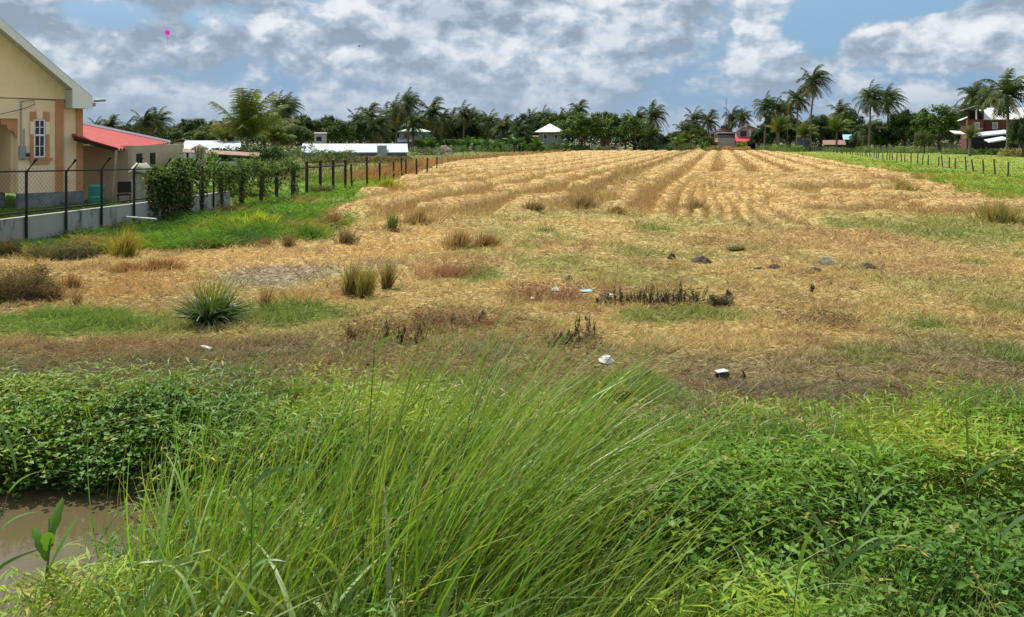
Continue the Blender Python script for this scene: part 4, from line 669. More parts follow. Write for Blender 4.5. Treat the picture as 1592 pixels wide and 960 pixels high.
MB().prism([(0, -3.6, -1.0), (0, -.3, .15), (0, -.3, .27), (0, -3.6, -.88)], (47*u, 0, 0)).build('porch_roof', m_plain('bright_red_roof', (.48, .05, .06), .5, .1, 1), rh, loc=((1144-mx)*u, 0, EYE-(214.6-HY)*u)); MB().box(0, -2.6, 0, 16*u, -2.4, 1.4).build('porch_wall', WHITE, rh, loc=((1175-mx)*u, 0, EYE-(229-HY)*u)); MB().box(0, -.25, 0, 28*u, -.05, 1.7).build('porch_opening', DARK, rh, loc=((1146-mx)*u, 0, EYE-(231-HY)*u))
MB().box(0, -.3, 0, .35, -.1, 2.1).build('column', WHITE, rh, loc=((1165-mx)*u, 0, EYE-(214-HY)*u))
for k_ in (1146, 1160, 1174, 1189): MB().box(-.1, -3.4, -.1, .1, -3.2, 2.1).build('porch_post', WHITE, rh, loc=((k_-mx)*u, 0, 0))
building('blue_house', 'blue green house half hidden behind the tallest palm', 1234, 1262, 212, 206, 200, m_plain('teal_wall', (.16, .26, .27), .85, .15, 1), RUST, 'side', depth=6, wins=[(1246, 211, 6, 7)])
MB().box(-.1, -2, 0, 11*.16, -.1, .12).build('window_canopy', WHITE, bpy.data.objects['blue_house'], loc=(-.2, 0, EYE-(217-HY)/F*212))
building('rusty_shed', 'low shed with rusty brown roof under the palms right of the tallest one', 1281, 1314, 190, 226, 219, WOODD, RUST, 'mono', depth=5, cat='shed', over=.3)
building('blue_roof_shed', 'low shed with light blue sheeting roof left of the tall palm pair', 1312, 1340, 195, 218, 210, WOODD, BLUET, 'mono', depth=6, cat='shed', over=.3)
building('brown_roof_shed', 'brown roofed shed beside the rounded dark trees at right', 1364, 1392, 200, 206, 198, BEIGE, RUST, 'mono', depth=6, cat='shed', over=.3)
building('small_grey_house', 'small flat pinkish grey house above the long white roof', 488, 508, 150, 208.5, 207, m_plain('pinkgrey_wall', (.40, .35, .35), .85, .1, 1), GREYW, 'mono', depth=4, wins=[(496, 216, 6, 5)], dark=True, over=.12)
building('white_shed', 'long low shed with a bright white sheet roof beyond the reeds', 470, 634, 96, 238.5, 225.5, m_plain('shed_wall', (.12, .11, .10), .9, .2, 1), ZINCB, 'side', rot=0, depth=4.4, cat='shed', over=.15)
tag(MB().box(-.6, 0, 0, .5, .9, 1.15).build('roof_box', GREYW, bpy.data.objects['white_shed'], loc=(1.9+1.2, -.2, .72)))
building('white_roof_shed', 'low shed with white metal roof between the tan building and the young palm', 283, 372, 62, 236, 221.5, ZINCB, ZINCB, 'mono', depth=6, cat='shed', over=.1)
building('rust_gable_hut', 'tiny hut with rusty gable roof beyond the white metal roof', 266, 298, 90, 222, 217.5, BEIGE, RUST, 'front', depth=4, cat='hut', over=.3)
# lean-to with rusty roof
ln = empty('lean_to', (0, 0, 0), label='open lean-to with a thin rusty sheet roof behind the creeper', cat='lean-to'); A = at(284, 231.5, 41); B_ = at(404, 238.5, 40); C_ = at(402, 243, 36); D2 = at(284, 236.5, 37)
corr(A, B_, C_, D2, 2, 60, .02, 'roof', RUST, ln, .03)
for p in (A, B_, C_, D2, at(345, 240, 37)): MB().tube([(p[0]*.985, p[1], 0), (p[0]*.985, p[1], p[2]-.05)], .05, 5).build('post', WOODD, ln)
hc = empty('hanging_fibre', (0, 0, 0), label='bundle of pale fibre draped over a fence post before the lean-to', cat='fibre bundle'); R = np.random.default_rng(4); n = 130; Yh = 33.4; px = R.uniform(303, 318, n); X = (px-CX)/F*Yh; Zt = EYE-(R.uniform(227, 236, n)-HY)/F*Yh
V, Q, C = blades(np.c_[X, Yh+R.normal(0, .1, n), Zt], np.c_[R.normal(0, .07, n), R.normal(0, .1, n), -np.ones(n)], R.uniform(.4, 1.0, n), .035, jit(np.tile(np.array((.42, .38, .27)), (n, 1)), .4, R), None, 4); npmesh('strands', V, Q, DRY, C, hc)
c = at(310, 230, Yh); MB().tube([(c[0]-.3, Yh, c[2]-.05), (c[0], Yh, c[2]+.05), (c[0]+.35, Yh, c[2]-.05)], [.05, .12, .04], 7).build('top_knot', PALECL, hc)

# maroon house on the right
YM = 150.; u = YM/F; mh = empty('maroon_house', ((1503-CX)*u, YM, 0), math.radians(-22), label='maroon walled house with white roof and a dark open balcony at the right edge', cat='house'); mxp = lambda p: (p-1503)*u*.863; mz = lambda q: EYE-(q-HY)*u
MB().box(mxp(1503)+.01, .41, -.1, mxp(1640), 9, mz(186.5)).build('wall', MAROON, mh); MB().box(mxp(1503), -1.2, mz(207), mxp(1528), .4, mz(186.5)).build('balcony_wall', m_plain('maroon_balcony', (.15, .05, .045), .8, .15, 1), mh)
MB().prism([(mxp(1528.5), .3, mz(187)), (mxp(1528.5), 5, mz(168)), (mxp(1528.5), 5, mz(167)), (mxp(1528.5), .3, mz(186))], (mxp(1640)-mxp(1528.5), 0, 0)).build('roof', OFFW, mh)
MB().prism([(-.6, 1.2, mz(187)), (1.0, 1.2, mz(181)), (1.0, 1.2, mz(180)), (-.6, 1.2, mz(186))], (0, 8, 0)).build('roof', OFFW, mh)
MB().prism([(mxp(1496), -2.3, mz(172.5)), (mxp(1517), -2.3, mz(166)), (mxp(1532), -2.3, mz(171)), (mxp(1532), -2.3, mz(169.8)), (mxp(1517), -2.3, mz(164.8)), (mxp(1496), -2.3, mz(171.3))], (0, 6, 0)).build('balcony_roof', m_plain('grey_brown_roof', (.22, .19, .17), .7, .2, 1), mh)
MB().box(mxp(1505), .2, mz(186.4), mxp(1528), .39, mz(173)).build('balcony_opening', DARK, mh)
for p in (1504, 1516.5, 1527.5): MB().box(mxp(p)-.1, -1.15, mz(186.4), mxp(p)+.14, -.95, mz(172)).build('balcony_post', WHITE if p == 1516.5 else MAROON, mh)
for p, w in ((1518, 7), (1548, 8)):
    yf = -1.2 if p == 1518 else .41; f = MB().box(mxp(p-w/2), yf-.08, mz(201), mxp(p+w/2), yf-.003, mz(191)).build('window', WHITE, mh); g2 = MB()
    for k_ in range(3): g2.box(mxp(p-w/2+.5+k_*(w-1)/3), yf-.1, mz(200.3), mxp(p-w/2+.3+(k_+1)*(w-1)/3), yf-.082, mz(191.7))
    g2.build('pane', m_plain('grey_glass', (.25, .25, .27), .3, .1, 2), f)
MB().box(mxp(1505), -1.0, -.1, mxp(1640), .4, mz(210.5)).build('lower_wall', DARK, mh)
tag(MB().prism([at(1510, 212.5, 140), at(1574, 206.5, 140), at(1574, 208.3, 140), at(1510, 214.3, 140)], (0, 2.2, .5)).build('roof_sheet', ZINCB), 'long sloping bluish white roof sheet in front of the maroon house', 'roof sheet')
tag(MB().prism([at(1538, 221, 138), at(1567, 216, 138), at(1567, 218, 138), at(1538, 222.5, 138)], (0, 1.5, .4)).build('roof_sheet', ZINC), 'short sloping white sheet below the longer one at the maroon house', 'roof sheet')
tag(MB().prism([at(1485, 207.5, 142), at(1502, 208.5, 142), at(1502, 210, 142), at(1485, 209, 142)], (0, 1.8, .5)).build('roof_sheet', OFFW), 'small cream canopy sheet at the left corner of the maroon house', 'roof sheet')
# blue tarp, mast, kite, bird
p = at(797, 211, 192); m = MB().hexa([(-1.2, 0, -.6), (1.0, .2, .3), (1.3, 1.2, .7), (-.9, 1, -.2), (-1.2, 0, -.55), (1.0, .2, .36), (1.3, 1.2, .76), (-.9, 1, -.15)]); tag(m.build('tarpaulin', m_plain('sky_tarp', (.45, .62, .72), .6, .15, 1), loc=p), 'light blue tarpaulin tied up among the banana plants', 'tarpaulin')
p = at(1129, 234, 260); ma = empty('radio_mast', (p[0], 260, 0), label='thin grey lattice mast rising behind the pink house', cat='mast'); m = MB(); hm = EYE+(218-153)/F*260
for a in range(3): x, y = .16*math.cos(a*2.09), .16*math.sin(a*2.09); m.tube([(x, y, 0), (x*.6, y*.6, hm)], .03, 4)
m.build('mast_leg', GREYM, ma); m = MB()
for k_ in range(int(hm/.6)):
    a, b2 = k_ % 3, (k_+1) % 3; m.tube([(.15*math.cos(a*2.09), .15*math.sin(a*2.09), k_*.6), (.15*math.cos(b2*2.09), .15*math.sin(b2*2.09), k_*.6+.6)], .018, 3)
m.build('bracing', GREYM, ma)
p = at(260, 51, 60); kt = empty('kite', p, label='small pink kite flying high in the clouds', cat='kite'); m = MB(); hexp = [(.19*math.cos(k_*PI/3+.2), 0, .22*math.sin(k_*PI/3+.2)) for k_ in range(6)]; m.prism(hexp, (0, .02, 0)); sl_ = m.build('sail', KITE, kt); ca = sl_.data.color_attributes.new('Col', 'FLOAT_COLOR', 'POINT'); ca.data.foreach_set('color', [.95, .18, .75, 1]*len(sl_.data.vertices)); MB().tube([(0, .01, -.2), (.03, .03, -.4), (-.02, .02, -.6), (.03, .0, -.85)], .012, 4).build('tail', PINK, kt); MB().tube([(-.17, -.01, -.1), (.17, -.01, .1)], .008, 4).tube([(-.17, -.01, .1), (.17, -.01, -.1)], .008, 4).build('spar', WOODD, kt)
p = at(558, 73, 110); bd = MB(); bd.tube([(-.16, 0, 0), (-.05, 0, .02), (.12, 0, .0), (.2, 0, .02)], [.01, .05, .04, .01], 6); bd.prism([(0, 0, .02), (-.08, -.1, .1), (-.1, -.42, .2), (.02, -.2, .12)], (0, .0, .012)); bd.prism([(0, 0, .02), (-.08, .1, .1), (-.1, .42, .2), (.02, .2, .12)], (0, 0, .012)); tag(bd.build('bird', BLACKP, loc=p, rz=.8), 'tiny dark bird gliding below the clouds', 'bird')

# ------------------------------------------------------------------ palms
def crown_data(seed, n=25, L=4.0, wind=.16, K=9, ll=1.0, dense=2, young=False):
    R = np.random.default_rng(seed); P0 = []; T = []; parts = []
    az = np.arange(n)*2.39996+R.normal(0, .2, n); fr = np.arange(n)/(n-1); el = np.radians(82-120*fr**1.15+R.normal(0, 6, n)) if not young else np.radians(86-48*fr+R.normal(0, 6, n))
    d = np.c_[np.cos(el)*np.cos(az), np.cos(el)*np.sin(az), np.sin(el)]; Ln = L*R.uniform(.8, 1.08, n)*(1-.2*(fr > .85)); p = np.zeros((n, 3)); p += d*.12; pts = [p.copy()]; ds = [d.copy()]; M = K*dense
    for i in range(M):
        t = (i+1)/M; p = p+d*(Ln/M)[:, None]; d = norm(d+np.c_[np.full(n, wind*1.6/M*2), np.zeros(n), -np.full(n, (1.25 if not young else .7)/M*2)*(.35+t)]); pts.append(p.copy()); ds.append(d.copy())
    col0 = np.array((.042, .07, .022)); colr = np.array((.16, .16, .05)); C = np.tile(col0, (n, 1)); C = mixc(C, (.11, .14, .03), (R.random(n) < .3)*.7); C = mixc(C, (.22, .17, .06), ((fr > .8)&(R.random(n) < .6))*.8)
    if young: C = mixc(C, (.15, .19, .035), (R.random(n) < .6)*.8)
    side0 = norm(np.cross(ds[1], [0, 0, 1.0]))
    for i in range(1, M+1):
        t = i/M; q = pts[i]; dd = ds[i]; S = norm(np.cross(dd, [0, 0, 1.0])); S = np.where((S*side0).sum(1)[:, None] < 0, -S, S); w = .5*Ln[0]/M
        for sg in (1, -1):
            k = ll*math.sin(PI*min(.98, .12+.8*t))**.6; A = norm(S*sg*.75+dd*.55+np.array([wind*1.2, 0, -.55])+R.normal(0, .1, (n, 3))); tipp = q+A*k; a = q-dd*w*.8; b = q+dd*w*.8
            V = np.stack([a, b, tipp+dd*w*.25, tipp-dd*w*.1], 1).reshape(-1, 3); bb = (np.arange(n)*4)[:, None]; parts.append((V, bb+np.arange(4), np.repeat(jit(C, .18, R), 4, axis=0)))
    # midribs
    for i in range(M):
        S = norm(np.cross(ds[i], [0, 0, 1.0])); w = .05*(1-i/M)+.012; V = np.stack([pts[i]-S*w, pts[i]+S*w, pts[i+1]+S*w*.9, pts[i+1]-S*w*.9], 1).reshape(-1, 3); parts.append((V, (np.arange(n)*4)[:, None]+np.arange(4), np.tile(colr, (4*n, 1))))
    return join(parts)
def mkmesh(name, D, mat): o = npmesh(name, D[0], D[1], mat, D[2]); me = o.data; bpy.data.objects.remove(o); return me
CR = [mkmesh('frond_crown', crown_data(100+i, 34+i % 3*4, 4.1, .16+.06*(i % 3)), PALM) for i in range(6)]; YCR = [mkmesh('young_frond_crown', crown_data(150+i, 24, 4.0, .1, ll=1.0, young=True, K=12, dense=4 if i == 0 else 2), PALM) for i in range(3)]
def trunkmesh(seed):
    m = MB(); R = np.random.default_rng(seed); lx, ly = R.normal(.04, .03), R.normal(0, .03); pts = [(lx*math.sin(t*1.6), ly*t, t) for t in np.linspace(0, 1, 12)]; return m, pts, (lx*math.sin(1.6), ly)
def palm(px, tpy, Y, label, k=0, young=False, Rr=4.0, lean=0, base=0, cat='palm tree', grp='coconut palms along the far side of the field'):
    x, _, zt = at(px, tpy, Y); s = Rr/4.; R = np.random.default_rng(int(px*13+tpy)); ht = max(zt-base-(2.6 if not young else 3.4)*s, .8); root = empty('coconut_palm' if not young else 'young_palm', (x-lean*ht, Y, base), label=label, cat=cat, group=grp)
    m = MB(); lx = lean+R.normal(.0, .015); pts = [(lx*ht*t**1.5, R.normal(0, .01)*ht, ht*t) for t in np.linspace(0, 1, 9)]; m.tube(pts, [(.30-.14*t**.6)*(.8+.2*s) for t in np.linspace(0, 1, 9)], 8).build('trunk', BARK, root, smooth=True)
    me = (YCR if young else CR)[k % (3 if young else 6)]; c = bpy.data.objects.new('crown', me); COL.objects.link(c); c.parent = root; c.location = pts[-1]; c.scale = (s*R.uniform(.92, 1.06),)*2+(s*R.uniform(.95, 1.1),); c.rotation_euler = (0, 0, R.normal(0, .35))
    if not young:
        nm = MB()
        for q in range(5): a = q*1.3; nm.lathe([(0, -.14), (.1, -.09), (.13, 0), (.1, .1), (0, .15)], 6, (pts[-1][0]+.3*math.cos(a), pts[-1][1]+.3*math.sin(a), ht-.25))
        nm.build('coconuts', m_nut, root)
    return root
m_nut = m_plain('coconut_husk', (.13, .12, .04), .7, .2, 5)
PL = [(150, 186, 230, 'dark coconut palm farthest left, just over the red roof ridge'), (172, 183, 225, 'coconut palm second from the left over the red roof'), (224, 171, 160, 'coconut palm on the left of the pair behind the red roof end'), (246, 172, 165, 'coconut palm on the right of the pair behind the red roof end'),
 (435, 152, 185, 'coconut palm on the left of the close pair beyond the young palm'), (447, 151, 190, 'coconut palm on the right of the close pair beyond the young palm'), (555, 174, 200, 'coconut palm rising from the dark trees over the long white roof'), (574, 163, 205, 'slim coconut palm over the right half of the long white roof'), (587, 179, 170, 'low dark coconut palm left of the green roofed house'), (604, 165, 195, 'coconut palm next to the tall leaning crown, left side'), (619, 157, 190, 'coconut palm crown tucked left of the tallest crown over the green roof'), (633, 146, 185, 'tallest coconut palm over the pale green roof'), (643, 176, 180, 'lower coconut palm crown covering the pale green roof'), (671, 158, 185, 'full coconut palm right of the pale green roof'), (690, 173, 205, 'coconut palm half hidden behind the full one'),
 (705, 175, 210, 'short coconut palm between two taller ones over the banana plants'), (722, 164, 200, 'upright coconut palm over the banana plants'), (736, 173, 208, 'coconut palm just right of the upright one'), (761, 176, 195, 'round crowned coconut palm over the middle bananas'), (783, 184, 190, 'low coconut palm left of the blue tarpaulin'), (808, 190, 186, 'lowest spreading coconut palm beside the blue tarpaulin'), (827, 174, 215, 'coconut palm behind the left end of the hip roof house'), (846, 171, 212, 'coconut palm behind the white hip roof'), (871, 177, 210, 'coconut palm right behind the white hip roof ridge'), (885, 170, 214, 'coconut palm leaning over the left rounded tree'), (901, 158, 205, 'tallest coconut palm over the left rounded tree'),
 (989, 171, 205, 'coconut palm behind the right rounded tree'), (1016, 164, 195, 'large windblown coconut palm right of the rounded trees'), (1012, 196, 190, 'low spreading coconut palm under the large windblown one'), (1064, 190, 192, 'low spreading coconut palm near the middle of the far field end'), (1080, 173, 205, 'coconut palm left of the pink house, nearer the field'), (1101, 174, 230, 'coconut palm directly behind the pink house'), (1138, 169, 245, 'slender coconut palm left behind the pale gable'), (1156, 172, 240, 'slender coconut palm over the pale gable'),
 (1192, 150, 200, 'tall coconut palm just right of the red porch house'), (1207, 157, 198, 'coconut palm beside the tall one at the red porch house'), (1225, 159, 205, 'coconut palm left behind the tallest palm'), (1240, 137, 190, 'brownish coconut palm leaning against the tallest palm'), (1265, 107, 180, 'tallest coconut palm of all, standing over the plank fence'), (1306, 161, 210, 'round headed coconut palm behind the yellow green young palm'),
 (1354, 136, 175, 'tall coconut palm on the left of the right hand pair'), (1380, 139, 180, 'tall coconut palm on the right of the right hand pair'), (1350, 188, 178, 'low shaggy coconut palm under the right hand pair'), (1515, 132, 190, 'slim coconut palm over the dark balcony'), (1537, 134, 175, 'coconut palm between the slim one and the big one at the maroon house'), (1567, 117, 130, 'big coconut palm with hanging fronds in front of the maroon house'), (1500, 160, 200, 'low coconut palm behind the left corner of the maroon house')]
for i, (px, t, Y, lab) in enumerate(PL): palm(px, t, Y, lab, i, lean=(.03, .0, .05, -.02)[i % 4], Rr={1265: 4.8, 1567: 5.0, 1016: 4.6, 633: 4.4, 901: 3.4}.get(px, 4.3 if i % 3 else 3.9))
palm(385, 146, 62, 'big young palm with upright yellow green fronds behind the lean-to', 0, True, 3.9, grp=None).children[1].scale = (.66, .66, 1.0); palm(425, 186, 66, 'yellowing young palm right beside the big young one', 1, True, 2.1, grp=None); palm(352, 188, 68, 'small yellowing young palm left of the big young one', 2, True, 2.1, grp=None)
palm(1211, 182, 183, 'bright young palm left of the tallest palm', 0, True, 4.0); palm(1250, 190, 182, 'young palm right under the tallest palm', 1, True, 3.9); palm(1301, 179, 184, 'yellow green young palm right of the plank fence', 2, True, 4.2); palm(1508, 196, 132, 'small bright young palm before the maroon house', 1, True, 2.3); palm(1068, 203, 190, 'short young palm in the middle of the far field end', 2, True, 3.2); palm(1585, 205, 128, 'short palm at the right edge beyond the big coconut palm', 0, True, 2.2)

# ------------------------------------------------------------------ broad leaved trees
def treedata(seed, puffs=85, per=55, col=(.055, .105, .022), col2=(.10, .165, .03), lf=.42, flat=.75):
    R = np.random.default_rng(seed); u = norm(R.normal(0, 1, (puffs, 3))); u[:, 2] = np.where(u[:, 2] < -.35, -u[:, 2], u[:, 2]); r = R.uniform(.45, .98, puffs); c = u*r[:, None]*[1, 1, flat]; c *= (.78+.5*fbm(u[:, 0]*1.5+seed, u[:, 2]*1.5+u[:, 1], 2))[:, None]; pr = R.uniform(.13, .27, puffs); N = puffs*per
    ci = np.repeat(np.arange(puffs), per); v = norm(R.normal(0, 1, (N, 3))); rr = R.random(N)**.5; P = c[ci]+v*(rr*pr[ci])[:, None]*[1, 1, .8]; C = mixc(np.tile(np.array(col), (N, 1)), col2, R.random(puffs)[ci]*.9)
    A = rdir(N, 0, 1, R); A[:, 2] = R.uniform(-.7, .4, N); l = lf/4*R.uniform(.6, 1.3, N); return leaves(P, A, v+[0, 0, .7], l, l*.55, jit(C, .28, R), .15, .15)
TC = [mkmesh('leaf_crown', treedata(300+i, 85+10*i, 60, *cc), TREE) for i, cc in enumerate([((.05, .10, .02), (.11, .18, .03)), ((.03, .065, .02), (.05, .09, .024)), ((.05, .085, .02), (.09, .13, .03)), ((.035, .07, .022), (.07, .11, .03)), ((.07, .11, .025), (.14, .17, .035)), ((.028, .055, .02), (.045, .075, .024))])]
def tree(px, tpy, wpx, Y, label, k=0, bpy_=236, base=0, cat='tree', grp=None, cz=None):
    x, _, zt = at(px, tpy, Y); w = wpx/F*Y; R = np.random.default_rng(int(px*31+tpy)); H = zt-base; ch = H*.93; root = empty('broadleaf_tree', (x, Y, base), label=label, cat=cat, group=grp)
    ht = H-ch*.5; m = MB(); m.tube([(0, 0, -.1), (.05, 0, ht*.4), (.0, .05, ht)], [.035*H, .028*H, .015*H], 7)
    for q in range(5): a = q*1.3+R.random(); m.tube([(0, 0, ht*.45), (math.cos(a)*w*.14, math.sin(a)*w*.14, ht*.8), (math.cos(a)*w*.3, math.sin(a)*w*.3, ht*.8+ch*.22)], [.018*H, .012*H, .005*H], 5)
    m.build('trunk', BARK2, root); c = bpy.data.objects.new('crown', TC[k % 6]); COL.objects.link(c); c.parent = root; c.location = (0, 0, H-ch*.47); c.scale = (w*.5, w*.5, ch*.5/.72); c.rotation_euler = (0, 0, R.random()*6); return root
TR = [(905, 181, 74, 186, 'rounded bright mango tree, left of the two at the far field end', 0), (972, 182, 74, 188, 'rounded bright mango tree, right of the two at the far field end', 0), (938, 176, 54, 205, 'dark reddish topped tree between the two mango trees', 2), (1460, 170, 78, 168, 'broad bright green tree left of the maroon house', 0), (1406, 176, 52, 175, 'dark rounded tree right of the palm pair', 1), (1432, 178, 46, 182, 'dark tree squeezed between two rounded trees at right', 3),
 (470, 184, 66, 175, 'flat topped dark tree right of the young palm', 1), (463, 196, 50, 160, 'green round tree above the left end of the long white roof', 2), (528, 189, 58, 160, 'mid green tree beside the small grey house', 2), (560, 190, 44, 170, 'dark green tree over the middle of the long white roof', 1), (590, 198, 36, 176, 'low dark tree before the low palm', 3), (510, 184, 36, 200, 'dark far tree behind the small grey house', 5),
 (264, 200, 60, 175, 'green tree behind the end of the red roof', 2), (300, 186, 60, 190, 'tall dark tree above the rusty gable hut', 3), (335, 190, 54, 150, 'dark tree left behind the young palm', 3), (318, 200, 44, 140, 'small light green tree over the white metal roof', 4), (410, 176, 50, 130, 'tree with olive leaves behind the big young palm', 3), (436, 192, 44, 110, 'yellow olive tree right of the young palms', 4), (205, 196, 50, 195, 'dark tree just over the red roof ridge', 5), (160, 200, 50, 200, 'dark tree low behind the red roof near the house corner', 5),
 (1050, 206, 34, 200, 'small light green tree left of the far middle palms', 4), (1035, 212, 30, 196, 'low dark tree at the far field end near the middle', 3), (1082, 196, 40, 202, 'green bushy tree left of the pink house', 4), (1100, 212, 22, 196, 'small green tree at the pink house corner', 4), (1200, 186, 44, 206, 'dark tree behind the bright young palm', 5), (1228, 188, 44, 215, 'dark far tree behind the blue green house', 5), (1275, 180, 50, 210, 'dark tree right behind the tallest palm trunk', 3), (1322, 176, 52, 206, 'dark tree left behind the right hand palm pair', 1), (1340, 196, 40, 190, 'shaded tree below the right hand palm pair', 3), (1378, 200, 40, 178, 'low dark tree at the foot of the palm pair', 5),
 (1590, 186, 40, 122, 'dark tree at the right edge beside the maroon house', 5), (1500, 178, 36, 190, 'dark tree top behind the maroon house corner', 5), (1437, 204, 26, 150, 'small olive tree in front of the broad bright one', 4), (1128, 196, 20, 250, 'small far tree behind the pink house', 5)]
for i, (px, t, w, Y, lab, k) in enumerate(TR): tree(px, t, w, Y, lab, k)
# treeline closing the view behind the palms
R = np.random.default_rng(77); px = 590; i = 0
for k_ in range(3):
    pass
tops = {}
wd = ['green roofed house', 'banana plants', 'blue tarpaulin', 'white hip roof', 'mango trees', 'far palms']
while px < 905: t = 184+R.uniform(-4, 8); tree(px, t, R.uniform(40, 58), R.uniform(206, 222), f'dark background tree, {W_[i]} from the left between green roof and mango trees', (1, 3, 5, 2)[i % 4], grp='dark tree belt behind the palms'); px += R.uniform(20, 27); i += 1
for i, (px, t, w, Y) in enumerate([(1180, 206, 30, 208), (1245, 198, 44, 218), (1300, 200, 50, 212), (1360, 192, 40, 212), (1395, 190, 46, 206), (1480, 190, 44, 200), (1012, 208, 40, 206), (985, 200, 44, 208), (1550, 196, 50, 190)]): tree(px, t, w, Y, ['dark tree over the red porch house corner', 'dark tree over the blue green house', 'dark far tree over the rusty shed', 'dark far tree behind the right palm pair', 'dark far tree over the brown roofed shed', 'dark far tree behind the broad bright tree', 'dark far tree behind the windblown palm', 'dark far tree behind the right mango tree', 'dark far tree behind the maroon house'][i], 5, grp='shaded trees of the right hand belt')
# far wood that reads as one mass
R = np.random.default_rng(91); N = 42000; pxs = R.uniform(60, 1700, N); Yf = R.uniform(235, 262, N); hp = np.interp(pxs, [60, 130, 300, 480, 600, 700, 880, 1000, 1020, 1045, 1060, 1090, 1105, 1140, 1190, 1215, 1400, 1500, 1700], [6.2, 6.0, 7.4, 7, 6.5, 7.2, 7.0, 6.4, 3.0, 2.0, 5.5, 5.0, 2.6, 2.4, 4.5, 6.5, 6.4, 7.5, 8])*(.6+.75*fbm(pxs*.028, Yf*.1, 3, 4))
Zf = hp*R.random(N)**.6; P = np.c_[(pxs-CX)/F*Yf, Yf, Zf]; A = rdir(N, 0, 1, R); A[:, 2] = R.uniform(-.8, .3, N); cl = fbm(pxs*.12, Zf*.6, 5, 2); C = mixc(np.tile(np.array((.026, .05, .02)), (N, 1)), (.055, .09, .028), ss(cl, .45, .65))
stuffobj('far_woods', [leaves(P, A, rdir(N, .8, 1, R), R.uniform(.6, 1.2, N), .6, jit(C, .25, R))], TREE, 'dark far wood closing the view behind the palms and houses', 'woods')
# banana plants
def banana_mesh(seed):
    R = np.random.default_rng(seed); n = 9; az = np.arange(n)*2.4; el = np.radians(R.uniform(45, 82, n)); d = np.c_[np.cos(el)*np.cos(az), np.cos(el)*np.sin(az), np.sin(el)]; P = d*.1; P[:, 2] += .9
    B = np.c_[np.cos(az)*.5+.3, np.sin(az)*.5, -1.1*np.ones(n)*R.random(n)]; V, Q, C = blades(P, d, R.uniform(1.6, 2.3, n), .62, jit(np.tile(np.array((.055, .115, .026)), (n, 1)), .45, R), B, 7, None, R, lambda t: math.sin(PI*min(1, .12+t*.86))**.5); st = blades(np.zeros((5, 3))+R.normal(0, .04, (5, 3)), np.tile([.02, 0, 1.], (5, 1)), 2.0, .26, np.tile([.10, .13, .04], (5, 1)), None, 3, None, R); return join([(V, Q, C), st])
BM = [mkmesh('banana_leaves', banana_mesh(i), TREE) for i in range(4)]; R = np.random.default_rng(21)
for i, px in enumerate([655, 663, 672, 680, 688, 697, 706, 716, 727, 738, 748, 758, 768, 778, 788, 800, 812, 824, 836, 880, 1052, 1092, 1370, 1390]):
    Y = R.uniform(170, 188); o = bpy.data.objects.new('banana_plant', BM[i % 4]); COL.objects.link(o); s = R.uniform(.9, 1.6); o.scale = (s,)*3; o.location = ((px-CX)/F*Y, Y, -.05); o.rotation_euler = (0, 0, R.random()*6)
    tag(o, (f'banana plant, {(W_+["sixteenth","seventeenth","eighteenth","nineteenth"])[i]} from the left in the row behind the brown reeds' if i < 19 else {19: 'lone banana plant left of the left mango tree', 20: 'banana plant left of the far middle palms', 21: 'banana plant at the pink house corner', 22: 'banana plant below the right hand palm pair', 23: 'banana plant left of the dark rounded tree'}[i]), 'banana plant', 'banana plants at the far field edge')
